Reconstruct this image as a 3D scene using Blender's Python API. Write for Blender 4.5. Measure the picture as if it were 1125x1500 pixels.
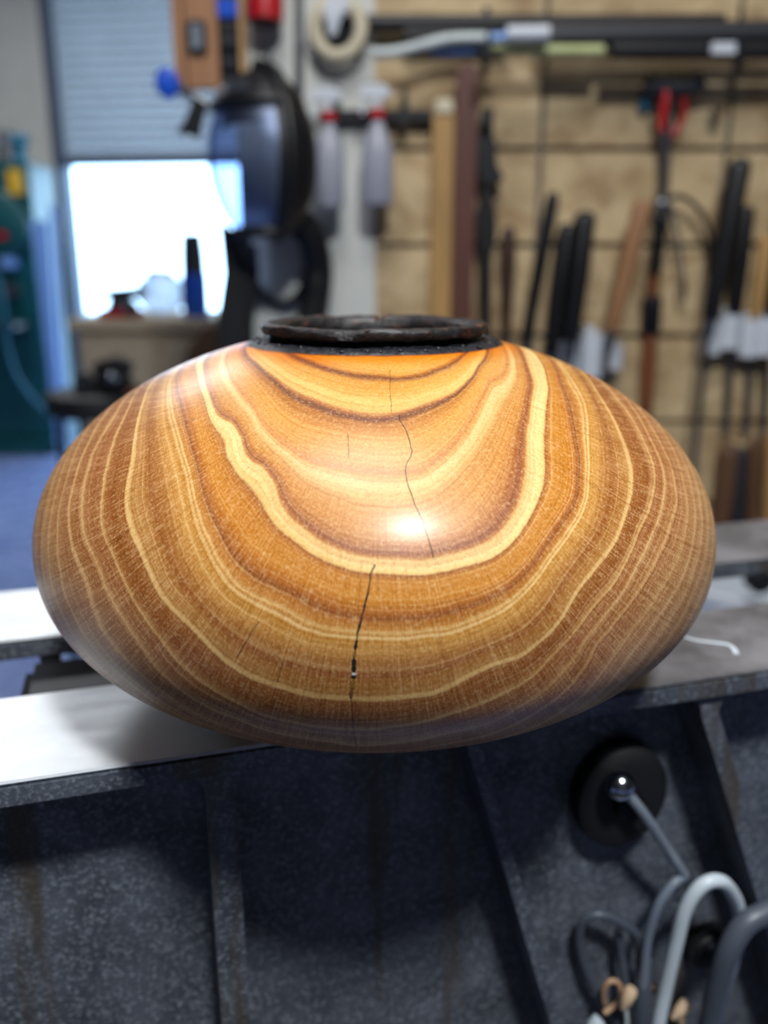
import bpy, bmesh, math, random
import numpy as np
from mathutils import Vector, Matrix
random.seed(7)

# ---------------------------------------------------------------- clear, camera, world, lights, exposure
for o in list(bpy.data.objects): bpy.data.objects.remove(o)
scene = bpy.context.scene
col = scene.collection
scene.view_settings.view_transform = 'Standard'
scene.view_settings.look = 'None'
scene.view_settings.gamma = 1
scene.view_settings.use_curve_mapping = False
scene.view_settings.exposure = 0.0

PITCH = math.radians(16.3)
FPX = 1265.0
ZC = 1.17
cam_d = bpy.data.cameras.new('camera')
cam_d.sensor_fit = 'VERTICAL'; cam_d.sensor_height = 36; cam_d.sensor_width = 27
cam_d.lens = 36 * FPX / 1500
cam_d.dof.use_dof = True
cam_d.dof.focus_distance = 0.335
cam_d.dof.aperture_fstop = 4.6
cam_d.clip_start = 0.02
cam = bpy.data.objects.new('camera', cam_d); col.objects.link(cam)
cam.location = (0, 0, ZC)
cam.rotation_euler = (math.pi / 2 - PITCH, 0, 0)
scene.camera = cam

world = bpy.data.worlds.new('sky'); scene.world = world; world.use_nodes = True
wn = world.node_tree; bg = wn.nodes['Background']
bg.inputs['Color'].default_value = (0.45, 0.72, 1.0, 1)
bg.inputs['Strength'].default_value = 8.0

LAMPS = [((0.41, -0.84, 3.16), 0.16, 84, (0.95, 0.98, 1.0)),
         ((-0.10, 0.40, 3.16), 0.45, 30, (1.0, 0.98, 0.97)),
         ((-1.9, 4.2, 3.16), 0.60, 46, (0.92, 0.96, 1.0))]
lamp_lights = []
for loc, rad_, watt, c_ in LAMPS:
    ld = bpy.data.lights.new('lamp_light', 'AREA'); ld.shape = 'DISK'; ld.size = rad_ * 2; ld.energy = watt; ld.color = c_
    lo = bpy.data.objects.new('lamp_light', ld); col.objects.link(lo); lo.location = loc
    lamp_lights.append(lo)

# ---------------------------------------------------------------- helpers
CP, SP = math.cos(PITCH), math.sin(PITCH)
def at(px, py, Y):
    """point of the scene at distance Y in front of the camera position, seen at photograph pixel (px, py)"""
    u = (px - 562.5) / FPX; v = -(py - 750) / FPX
    t = Y / (CP + v * SP)
    return Vector((u * t, Y, (-SP + v * CP) * t + ZC))
KP = 1.404e-3          # metres per photograph pixel at the tool wall

def lin(c):
    return tuple(((x / 255) / 12.92 if x <= 10 else (((x / 255) + .055) / 1.055) ** 2.4) for x in c)

ORG = {}
def thing(name, label, cat, loc=(0, 0, 0), group=None, rotz=0, kind=None):
    o = bpy.data.objects.new(name, None); col.objects.link(o)
    o.empty_display_size = .05
    o.location = loc; o.rotation_euler = (0, 0, rotz)
    tag(o, label, cat, group, kind)
    ORG[o] = Vector(loc)
    return o
def tag(o, label=None, cat=None, group=None, kind=None):
    if label: o['label'] = label
    if cat: o['category'] = cat
    if group: o['group'] = group
    if kind: o['kind'] = kind
    return o

class MB:
    def __init__(s): s.v = []; s.f = []
    def add(s, vs, fs):
        n = len(s.v); s.v += [Vector(q) for q in vs]; s.f += [tuple(i + n for i in f) for f in fs]; return s
    def box(s, a, b):
        x0, y0, z0 = a; x1, y1, z1 = b
        return s.add([(x0,y0,z0),(x1,y0,z0),(x1,y1,z0),(x0,y1,z0),(x0,y0,z1),(x1,y0,z1),(x1,y1,z1),(x0,y1,z1)],
                     [(0,3,2,1),(4,5,6,7),(0,1,5,4),(1,2,6,5),(2,3,7,6),(3,0,4,7)])
    def frame(s, p0, p1):
        d = (p1 - p0).normalized()
        a = Vector((0, 0, 1)) if abs(d.z) < .9 else Vector((0, 1, 0))
        x = d.cross(a).normalized(); y = d.cross(x).normalized()
        return d, x, y
    def bar(s, p0, p1, w, h=None):
        p0, p1 = Vector(p0), Vector(p1); h = h or w
        d, x, y = s.frame(p0, p1)
        vs = [p + x * (i * w / 2) + y * (j * h / 2) for p in (p0, p1) for i, j in ((-1,-1),(1,-1),(1,1),(-1,1))]
        return s.add(vs, [(3,2,1,0),(4,5,6,7),(0,1,5,4),(1,2,6,5),(2,3,7,6),(3,0,4,7)])
    def turned(s, p0, p1, prof, seg=20, flat=1.0):
        """surface of revolution between two points; prof = [(t along, radius)]"""
        p0, p1 = Vector(p0), Vector(p1)
        d, x, y = s.frame(p0, p1); vs = []; fs = []
        for t, r in prof:
            c = p0.lerp(p1, t)
            for k in range(seg):
                a = 2 * math.pi * k / seg
                vs.append(c + x * (r * math.cos(a)) + y * (r * flat * math.sin(a)))
        for i in range(len(prof) - 1):
            for k in range(seg):
                k2 = (k + 1) % seg
                fs.append((i*seg+k, i*seg+k2, (i+1)*seg+k2, (i+1)*seg+k))
        fs.append(tuple(range(seg))[::-1]); fs.append(tuple((len(prof)-1)*seg + k for k in range(seg)))
        return s.add(vs, fs)
    def tube(s, pts, r, seg=12, sub=8, rip=0.0, closed=False):
        pts = [Vector(p) for p in pts]; n = len(pts); P = []
        if closed:
            for i in range(n):
                for k in range(sub): P.append(cr(pts[(i-1)%n], pts[i], pts[(i+1)%n], pts[(i+2)%n], k/sub))
        elif n == 2:
            P = [pts[0].lerp(pts[1], k/sub) for k in range(sub+1)]
        else:
            e = [pts[0]*2-pts[1]] + pts + [pts[-1]*2-pts[-2]]
            for i in range(1, n):
                for k in range(sub): P.append(cr(e[i-1], e[i], e[i+1], e[i+2], k/sub))
            P.append(pts[-1])
        m = len(P); vs = []; fs = []; x = None
        for i, c in enumerate(P):
            if closed: d = (P[(i+1)%m] - P[i-1]).normalized()
            else: d = (P[min(i+1,m-1)] - P[max(i-1,0)]).normalized()
            if x is None:
                a = Vector((0,0,1)) if abs(d.z) < .9 else Vector((0,1,0))
                x = d.cross(a).normalized()
            x = (x - d * x.dot(d)).normalized(); y = d.cross(x)
            rr = r(i/(m-1)) if callable(r) else r
            rr *= 1 + (rip if i % 2 else -rip)
            vs += [c + x*(rr*math.cos(2*math.pi*k/seg)) + y*(rr*math.sin(2*math.pi*k/seg)) for k in range(seg)]
        for i in range(m if closed else m-1):
            j = (i+1) % m
            for k in range(seg):
                k2 = (k+1) % seg; fs.append((i*seg+k, i*seg+k2, j*seg+k2, j*seg+k))
        if not closed:
            fs.append(tuple(range(seg))[::-1]); fs.append(tuple((m-1)*seg+k for k in range(seg)))
        return s.add(vs, fs)
    def prism(s, poly, ext):
        """polygon of 3-D points swept by vector ext"""
        poly = [Vector(p) for p in poly]; ext = Vector(ext); n = len(poly)
        fs = [tuple(range(n))[::-1], tuple(range(n, 2*n))] + [(i, (i+1)%n, n+(i+1)%n, n+i) for i in range(n)]
        return s.add(poly + [p + ext for p in poly], fs)
    def ball(s, c, r, seg=18, rings=12):
        c = Vector(c); r = Vector(r) if hasattr(r, '__len__') else Vector((r, r, r)); vs = []; fs = []
        for i in range(rings+1):
            t = math.pi * i / rings
            for k in range(seg):
                a = 2*math.pi*k/seg
                vs.append(c + Vector((r.x*math.sin(t)*math.cos(a), r.y*math.sin(t)*math.sin(a), r.z*math.cos(t))))
        for i in range(rings):
            for k in range(seg):
                k2 = (k+1)%seg; fs.append((i*seg+k, (i+1)*seg+k, (i+1)*seg+k2, i*seg+k2))
        return s.add(vs, fs)
    def build(s, name, mat, parent=None, smooth=True, bevel=0, local=False, angle=40):
        org = ORG.get(parent, Vector((0,0,0))) if (parent and not local) else Vector((0,0,0))
        me = bpy.data.meshes.new(name)
        me.from_pydata([v - org for v in s.v], [], s.f)
        bm = bmesh.new(); bm.from_mesh(me)
        bmesh.ops.remove_doubles(bm, verts=bm.verts, dist=1e-6)
        bmesh.ops.recalc_face_normals(bm, faces=bm.faces)
        if bevel:
            ed = [e for e in bm.edges if len(e.link_faces) == 2 and e.calc_face_angle(0) > .7]
            bmesh.ops.bevel(bm, geom=ed, offset=bevel, segments=2, affect='EDGES', clamp_overlap=True)
        for f in bm.faces: f.smooth = smooth
        if smooth:
            for e in bm.edges:
                if len(e.link_faces) == 2 and e.calc_face_angle(0) > math.radians(angle): e.smooth = False
        bm.to_mesh(me); bm.free()
        me.materials.append(M(mat) if isinstance(mat, str) else mat)
        o = bpy.data.objects.new(name, me); col.objects.link(o)
        if parent: o.parent = parent; ORG[o] = org
        return o
def cr(a, b, c, d, t):
    return .5*((2*b) + (c-a)*t + (2*a-5*b+4*c-d)*t*t + (3*b-a-3*c+d)*t**3)
def copy_tree(o, parent=None):
    c = o.copy(); col.objects.link(c); c.parent = parent
    for ch in o.children: copy_tree(ch, c)
    return c

# ---------------------------------------------------------------- materials
MATS = {}
class NT:
    def __init__(s, name):
        s.m = bpy.data.materials.new(name); s.m.use_nodes = True; s.t = s.m.node_tree
        s.bsdf = s.t.nodes['Principled BSDF']; s.out = s.t.nodes['Material Output']
    def n(s, typ, props=None, **inp):
        nd = s.t.nodes.new(typ)
        for k, v in (props or {}).items(): setattr(nd, k, v)
        for k, v in inp.items():
            key = int(k[1:]) if k[0] == 'i' and k[1:].isdigit() else k
            s.set(nd.inputs[key], v)
        return nd
    def set(s, sock, v):
        if isinstance(v, bpy.types.NodeSocket): s.t.links.new(v, sock)
        elif isinstance(v, bpy.types.Node): s.t.links.new(v.outputs[0], sock)
        else:
            if hasattr(v, '__len__') and sock.type == 'RGBA' and len(v) == 3: v = (*v, 1)
            sock.default_value = v
    def math(s, op, a, b=0.0, c=0.0, clamp=False):
        return s.n('ShaderNodeMath', {'operation': op, 'use_clamp': clamp}, i0=a, i1=b, i2=c).outputs[0]
    def mix(s, fac, a, b, mode='MIX'):
        nd = s.t.nodes.new('ShaderNodeMix'); nd.data_type = 'RGBA'; nd.blend_type = mode
        s.set(nd.inputs[0], fac); s.set(nd.inputs[6], a); s.set(nd.inputs[7], b)
        return nd.outputs[2]
    def obj(s): return s.n('ShaderNodeTexCoord').outputs['Object']
    def map(s, vec, scale=(1,1,1), loc=(0,0,0)):
        return s.n('ShaderNodeMapping', None, Vector=vec, Scale=scale, Location=loc).outputs[0]
    def noise(s, vec, scale, detail=3, rough=.5, dist=0):
        return s.n('ShaderNodeTexNoise', None, Vector=vec, Scale=scale, Detail=detail, Roughness=rough, Distortion=dist).outputs[0]
    def ramp(s, fac, stops, interp='LINEAR'):
        nd = s.n('ShaderNodeValToRGB', None, Fac=fac); r = nd.color_ramp; r.interpolation = interp
        while len(r.elements) < len(stops): r.elements.new(.5)
        for e, (p, c) in zip(r.elements, stops):
            e.position = p; e.color = (*c, 1) if hasattr(c, '__len__') else (c, c, c, 1)
        return nd.outputs[0]
    def bump(s, h, strength=.3, dist=.002):
        b = s.n('ShaderNodeBump', None, Height=h, Strength=strength, Distance=dist)
        s.set(s.bsdf.inputs['Normal'], b.outputs[0]); return b
    def P(s, **kw):
        for k, v in kw.items(): s.set(s.bsdf.inputs[k.replace('_', ' ')], v)

def simple(name, rgb, rough=.5, metal=0, var=.12, scale=30, bump=.1, bd=.001, stretch=(1,1,1), **kw):
    t = NT(name); c = lin(rgb)
    f = t.noise(t.map(t.obj(), stretch), scale, 4)
    lo = tuple(x * (1 - var) for x in c); hi = tuple(min(1, x * (1 + var)) for x in c)
    t.P(Base_Color=t.ramp(f, [(.3, lo), (.7, hi)]), Roughness=rough, Metallic=metal, **kw)
    if bump: t.bump(f, bump, bd)
    MATS[name] = t.m; return t.m
def M(n): return MATS[n]

simple('black_plastic', (13, 14, 18), .45)
simple('black_rubber', (13, 14, 17), .6)
simple('dark_metal', (46, 48, 54), .38, .8)
simple('grey_metal', (120, 124, 130), .35, .9)
simple('chrome', (190, 195, 202), .16, 1, .05)
simple('white_plastic', (206, 212, 220), .4, var=.05)
simple('white_paint', (206, 208, 202), .6, var=.04, scale=8)
simple('ceiling_paint', (150, 152, 154), .8, var=.03)
simple('beige_paint', (196, 194, 186), .6, var=.06, scale=6)
simple('door_slat', (190, 206, 218), .45, .2, .05, 5)
simple('door_track', (84, 92, 108), .5, .3)
simple('red_plastic', (176, 22, 30), .35)
simple('blue_plastic', (24, 84, 200), .35)
simple('teal_paint', (6, 74, 78), .4, var=.2, scale=6)
simple('teal_cord', (20, 110, 140), .5)
simple('pale_blue_sheet', (120, 160, 220), .35, var=.1, scale=6)
simple('yellow_label', (206, 160, 30), .5)
simple('bench_wood', (176, 160, 134), .6, var=.15, scale=14, stretch=(1, 1, 4))
simple('brown_wood', (96, 66, 44), .55, var=.25, scale=40, stretch=(1, 1, .12))
simple('red_wood', (92, 54, 44), .5, var=.2, scale=50, stretch=(3, 3, .15))
simple('dark_wood', (62, 40, 32), .5, var=.2, scale=50, stretch=(2, 2, .2))
simple('tan_wood', (150, 108, 72), .55, var=.2, scale=50, stretch=(2, 2, .2))
simple('pale_wood', (176, 138, 84), .55, var=.2, scale=50, stretch=(3, 3, .15))
simple('rust_wood', (116, 66, 34), .55, var=.25, scale=60, stretch=(2, 2, .3))
simple('cabinet_wood', (164, 118, 82), .5, var=.12, scale=20, stretch=(3, 3, .3))
simple('cream_tape', (206, 196, 170), .6)
simple('green_tube', (190, 198, 140), .3)
simple('white_hose', (196, 206, 206), .35)
simple('grey_cable', (112, 122, 136), .42, var=.08)
simple('satin_steel', (150, 160, 172), .3, .4)
simple('dark_cable', (72, 79, 90), .42, var=.08)
simple('white_cable', (196, 208, 216), .36, var=.05)
simple('tan_wire', (176, 140, 108), .5)
simple('cream_nut', (206, 178, 146), .45)
simple('brass_fill', (186, 140, 66), .35, .6)
simple('crack_black', (12, 9, 7), .8)
simple('bottle_body', (178, 182, 196), .35, var=.04, scale=8, Transmission_Weight=.25)
simple('lamp_housing', (150, 152, 156), .4, .6)
simple('concrete', (170, 170, 168), .8, var=.08, scale=3)
simple('asphalt_black', (14, 15, 19), .5)
simple('grip_grey', (40, 42, 49), .5)
simple('dull_wall', (72, 72, 72), .8, var=.08, scale=4)
simple('steel_blade', (110, 112, 112), .32, .9)
simple('groove_grey', (112, 106, 96), .8)

def floor_bounce_mat():
    t = NT('floor_daylight_tint'); v = t.obj(); f = t.noise(v, 2.2, 5)
    t.P(Base_Color=t.ramp(f, [(.3, lin((118, 134, 184))), (.7, lin((136, 152, 200)))]), Roughness=t.ramp(t.noise(v, 9), [(.3, .2), (.7, .34)]))  # blue cast of the daylight is put into the floor colour
    t.bump(t.noise(v, 60), .08); MATS['floor_daylight_tint'] = t.m
floor_bounce_mat()
def osb_mat():
    t = NT('osb'); v = t.obj()
    w = t.noise(v, 4, 3)
    vv = t.n('ShaderNodeVectorMath', {'operation': 'ADD'}, i0=t.map(v, (22, 22, 38)), i1=t.n('ShaderNodeVectorMath', {'operation': 'SCALE'}, i0=t.n('ShaderNodeTexNoise', None, Vector=v, Scale=9).outputs['Color'], Scale=3.0).outputs[0]).outputs[0]
    vo = t.n('ShaderNodeTexVoronoi', None, Vector=vv, Scale=1.0)
    h = t.n('ShaderNodeSeparateColor', None, Color=vo.outputs['Color']).outputs[0]
    c = t.ramp(h, [(0, lin((150, 120, 80))), (.35, lin((192, 166, 122))), (.7, lin((212, 188, 146))), (1, lin((172, 140, 96)))])
    c2 = t.mix(.5, c, t.ramp(t.noise(v, 7, 4), [(.32, lin((134, 106, 72))), (.66, lin((216, 194, 152)))]))
    t.P(Base_Color=c2, Roughness=.65); t.bump(h, .25, .001); MATS['osb'] = t.m
osb_mat()
def cast_mat():
    t = NT('cast_iron'); v = t.obj()
    f = t.noise(v, 400, 4, .7); g = t.noise(v, 30, 4); st = t.noise(t.map(v, (26, 26, 2.2)), 1, 4, .6)
    c = t.ramp(g, [(.3, lin((66, 71, 80))), (.7, lin((104, 110, 121)))])
    c = t.mix(t.ramp(f, [(.50, 0), (.74, .50)]), c, lin((206, 216, 226)))
    c = t.mix(t.ramp(st, [(.57, 0), (.66, .75)]), c, lin((84, 72, 54)))
    t.P(Base_Color=c, Roughness=t.ramp(f, [(.3, .3), (.7, .55)]), Metallic=.3, Specular_IOR_Level=.5)
    t.bump(f, .7, .001); MATS['cast_iron'] = t.m
cast_mat()
def steel_mat():
    t = NT('machined_steel'); v = t.obj()
    f = t.noise(t.map(v, (6, 60, 6)), 3, 5); g = t.noise(v, 22, 5, .6)
    dark_end = t.math('MULTIPLY', t.ramp(t.math('ADD', t.n('ShaderNodeSeparateXYZ', None, Vector=v).outputs[0], t.math('MULTIPLY', g, .12)), [(.12, 0), (.28, 1)]), .92)  # steel turns darker along the bed, edge broken up by noise
    c = t.mix(t.ramp(g, [(.35, 0), (.7, 1)]), lin((208, 212, 216)), lin((226, 229, 232)))
    c = t.mix(dark_end, c, t.ramp(g, [(.35, lin((74, 71, 73))), (.65, lin((128, 127, 132)))]))
    t.P(Base_Color=c, Metallic=.35, Roughness=t.math('ADD', .36, t.math('MULTIPLY', f, .18)))
    t.bump(t.math('ADD', f, g), .06, .0006); MATS['machined_steel'] = t.m
steel_mat()
def visor_mat():
    t = NT('visor_glass')
    tr = t.n('ShaderNodeBsdfTransparent', None, Color=(.58, .66, .84, 1))
    gl = t.n('ShaderNodeBsdfGlossy', None, Color=(.7, .8, 1, 1), Roughness=.42)
    lw = t.n('ShaderNodeLayerWeight', None, Blend=.35)
    scr = t.noise(t.obj(), 30, 4)
    mx = t.n('ShaderNodeMixShader', None, i0=t.math('ADD', t.math('MULTIPLY', lw.outputs['Facing'], .35), t.math('MULTIPLY', scr, .12)), i1=tr.outputs[0], i2=gl.outputs[0])
    t.t.links.new(mx.outputs[0], t.out.inputs[0]); MATS['visor_glass'] = t.m
visor_mat()
def bag_mat():
    t = NT('clear_bag')
    tr = t.n('ShaderNodeBsdfTranslucent', None, Color=(.7, .8, 1, 1)); tp = t.n('ShaderNodeBsdfTransparent')
    gl = t.n('ShaderNodeBsdfGlossy', None, Roughness=.2)
    a = t.n('ShaderNodeMixShader', None, i0=.35, i1=tr.outputs[0], i2=tp.outputs[0])
    b = t.n('ShaderNodeMixShader', None, i0=t.math('MULTIPLY', t.noise(t.obj(), 20), .4), i1=a.outputs[0], i2=gl.outputs[0])
    t.t.links.new(b.outputs[0], t.out.inputs[0]); MATS['clear_bag'] = t.m
bag_mat()
def lens_mat():
    t = NT('lamp_lens'); t.P(Base_Color=(.9, .9, .9, 1), Emission_Color=(1, .98, .94, 1), Emission_Strength=4.0, Roughness=t.math('ADD', .3, t.math('MULTIPLY', t.noise(t.obj(), 5), .1)))
    MATS['lamp_lens'] = t.m
lens_mat()
def char_mat():
    t = NT('charred_wood'); v = t.obj(); f = t.noise(v, 320, 4, .6); g = t.noise(v, 45, 3)
    c = t.ramp(f, [(.4, lin((14, 14, 18))), (.75, lin((52, 54, 62)))])
    t.P(Base_Color=c, Roughness=.42); t.bump(t.math('ADD', f, g), .7, .0012); MATS['charred_wood'] = t.m
char_mat()
def bark_mat():
    t = NT('burnt_bark_rim'); v = t.obj(); f = t.noise(t.map(v, (1, 1, 2.4)), 130, 5, .6); g = t.noise(v, 60, 4)
    c = t.ramp(f, [(.40, lin((12, 11, 14))), (.58, lin((30, 23, 23))), (.68, lin((92, 48, 32))), (.8, lin((104, 76, 62)))])
    t.P(Base_Color=c, Roughness=.5, Coat_Weight=.12, Coat_Roughness=.3); t.bump(t.math('ADD', f, g), .9, .0015); MATS['burnt_bark_rim'] = t.m
bark_mat()

# ---------------------------------------------------------------- the setting
def struct(mb, name, mat, label, parent=None, **kw):
    o = mb.build(name, mat, parent, **kw)
    if not parent: tag(o, label, 'room', kind='structure')
    return o
struct(MB().box((-4.2, -3.2, -.12), (4.0, 6.75, 0)), 'floor', 'floor_daylight_tint', 'workshop floor with blue daylight put into its colour', smooth=False)
struct(MB().box((-4.2, -3.2, 3.3), (4.0, 6.75, 3.4)), 'ceiling', 'ceiling_paint', 'plain pale workshop ceiling', smooth=False)
struct(MB().box((-4.2, -3.2, 0), (-4.05, 6.7, 3.3)), 'wall_left', 'dull_wall', 'dull grey side wall of the workshop', smooth=False)
struct(MB().box((3.85, -3.05, 0), (4.0, 1.85, 3.3)), 'wall_right', 'dull_wall', 'dull grey side wall beyond the tool wall', smooth=False)
struct(MB().box((-4.05, -3.2, 0), (3.85, -3.05, 3.3)), 'wall_behind', 'dull_wall', 'dull grey wall facing the tool wall', smooth=False)
wall = struct(MB().box((-.0175, 1.852, 0), (4.0, 2.0, 3.3)), 'wall_back', 'groove_grey', 'tool wall clad in oriented strand board with grey grid joints', smooth=False)
# strand-board panels, one object each
xs = [-.0175] + [.3105 + .3675 * k for k in range(0, 7)]
zs = [1.38 + .1817 * k for k in range(-7, 11)]
g = .0055
for i in range(len(xs) - 1):
    for j in range(len(zs) - 1):
        p = MB().box((xs[i] + (0 if i == 0 else g), 1.840 - random.uniform(0, .0006), zs[j] + g), (xs[i+1] - g, 1.853, zs[j+1] - g)).build('panel', 'osb', wall, smooth=False)
struct(MB().box((-.29, 1.836, 0), (-.0175, 2.0, 3.3)), 'wall_center', 'white_paint', 'narrow white painted wall section beside the strand board', smooth=False, bevel=.004)
struct(MB().box((-.29, 2.0, 0), (-.14, 6.6, 3.3)), 'wall_partition', 'white_paint', 'white partition running back towards the roll-up door', smooth=False)
# door wall, a little out of square with the tool wall
DA = math.radians(-8)
DO = at(84, 150, 6.1); DO.z = 0            # foot of the left door jamb
def D(s, d, z): return Vector((DO.x + s * math.cos(DA) - d * math.sin(DA), DO.y + s * math.sin(DA) + d * math.cos(DA), z))
def dbox(s0, s1, d0, d1, z0, z1):
    return MB().prism([D(s0, d0, z0), D(s1, d0, z0), D(s1, d1, z0), D(s0, d1, z0)], (0, 0, z1 - z0))
DW = 1.66
struct(dbox(-2.05, -.10, 0, .15, 0, 3.3), 'wall_front', 'beige_paint', 'beige wall to the side of the roll-up door', smooth=False)
struct(dbox(DW + .05, DW + .25, 0, .15, 0, 3.3), 'wall_end', 'white_paint', 'white wall on the far side of the door', smooth=False)
struct(dbox(-.10, DW + .06, 0, .15, 3.0, 3.3), 'trim_1', 'beige_paint', 'lintel above the roll-up door', smooth=False)
door = thing('door_1', 'pale blue-grey roll-up door, half raised above bright daylight', 'door', D(0, 0, 0), kind='structure')
dbox(-.10, -.045, -.03, .12, 0, 3.0).build('door_post', 'beige_paint', door, smooth=False)
dbox(-.045, .015, -.05, .10, 0, 3.0).build('guide_track', 'door_track', door, smooth=False)
dbox(DW, DW + .05, -.05, .10, 0, 3.0).build('guide_track', 'door_track', door, smooth=False)
ZB = at(185, 243, DO.y).z
dbox(.015, DW, .005, .055, ZB - .005, ZB + .05).build('bottom_rail', 'door_track', door, smooth=False)
nsl = int((3.0 - ZB - .05) / .062)
for k in range(nsl):
    z = ZB + .05 + k * .062
    pr = [(.030, 0), (.012, .008), (.006, .031), (.012, .054), (.030, .0615), (.040, .031)]
    MB().prism([D(.012, d, z + h) for d, h in pr], D(DW, 0, 0) - D(.012, 0, 0)).build('slat', 'door_slat', door, angle=60)
struct(dbox(-9, 11, .16, 14, -.06, -.01), 'ground', 'concrete', 'bright concrete yard outside the roll-up door', smooth=False)
# ceiling lamps
for lo, (loc, r, w_, c_) in zip(lamp_lights, LAMPS):
    l = Vector(loc)
    h = thing('high_bay_lamp', ['round high-bay lamp over the standing place at the lathe', 'wide round high-bay lamp straight above the lathe bed', 'round high-bay lamp in the bay by the roll-up door'][LAMPS.index((loc, r, w_, c_))], 'lamp', (l.x, l.y, 3.3), 'high-bay lamps on the ceiling')
    MB().turned(l + Vector((0, 0, .14)), l + Vector((0, 0, .004)), [(0, r*.5), (.3, r*.6), (.7, r*1.0), (1, r*1.06)], 28).build('housing', 'lamp_housing', h)
    MB().turned((l.x, l.y, 3.3), l + Vector((0, 0, .14)), [(0, .012), (1, .012)], 10).build('stem', 'dark_metal', h)
    lo.parent = h; lo.location = l - Vector((l.x, l.y, 3.3))

# ---------------------------------------------------------------- the lathe bed (local x along the bed, y away from the camera)
LA = math.radians(16)
lathe = thing('wood_lathe', 'heavy cast-iron lathe bed with two machined steel ways and ribbed dark front', 'lathe', (0, 0, 0), rotz=LA)
V0, V1, V2, V3 = .3626, .4455, .5210, .6080
U0, U1 = -.95, 1.25
def lb(name, mat, a, b, parent=lathe, bevel=.0015): return MB().box(a, b).build(name, mat, parent, smooth=True, bevel=bevel, local=True)
for a, b in ((V0, V1), (V2, V3)):
    r = lb('bed_rail', 'cast_iron', (U0, a, .9365), (U1, b, .9485))
    lb('way_surface', 'machined_steel', (U0, a + .0004, .9483), (U1, b - .0004, .9500), r, .0007)
WV = V0 + .034
lb('bed_web', 'cast_iron', (U0, WV, .60), (U1, WV + .016, .9375))
lb('bed_foot', 'cast_iron', (U0, V0 + .001, .585), (U1, V1, .605))
for px_ in (-.62, .85):
    lb('lathe_leg', 'cast_iron', (px_ - .09, V0 + .004, 0), (px_ + .09, V3 - .004, .587))
def rib(u0, w, lean):
    dz = .9375 - .603
    def arc(uc, sgn, n=6, r=.012):
        return [(uc + sgn * r * (1 - math.sin(math.pi / 2 * k / n)), .9375 - r * (1 - math.cos(math.pi / 2 * k / n))) for k in range(n + 1)]
    left = arc(u0, -1); right = arc(u0 + w, 1)
    prof = left + [(u0 + lean * dz, .603), (u0 + w + lean * dz, .603)] + right[::-1]
    prof = [(u, z) for u, z in prof]
    mb = MB(); mb.prism([(u, V0 + .0035, z) for u, z in prof], (0, WV - V0, 0))
    return mb.build('rib', 'cast_iron', lathe, local=True, bevel=.0012)
rib(-.255, .014, .0); rib(.0165, .0145, .005); rib(.1505, .0075, .288); rib(.2895, .0115, .40); rib(.47, .012, .3); rib(.70, .012, .3)
lb('cross_member', 'asphalt_black', (-.078, V1 - .002, .880), (-.012, V2 + .003, .934), bevel=.006)
lb('cross_member', 'asphalt_black', (.52, V1 - .002, .880), (.60, V2 + .003, .934), bevel=.006)
lb('spacer_block', 'grey_metal', (-.070, V2 + .002, .925), (-.058, V2 + .014, .938), bevel=.001)

# ---------------------------------------------------------------- the turned vessel
BX, BY, BZ = -.0046, .444, .95
VR, ZE, HU, HL, EU, EL = .1715, .0854, .1018, .0880, 2.0, 2.16     # heights above the foot
def prof_r(z):
    q = z - ZE
    e = np.where(q > 0, EU, EL); q = np.where(q > 0, q / HU, -q / HL)
    return VR * np.clip(1 - np.clip(q, 0, 1) ** e, 0, 1) ** (1 / e)
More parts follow.
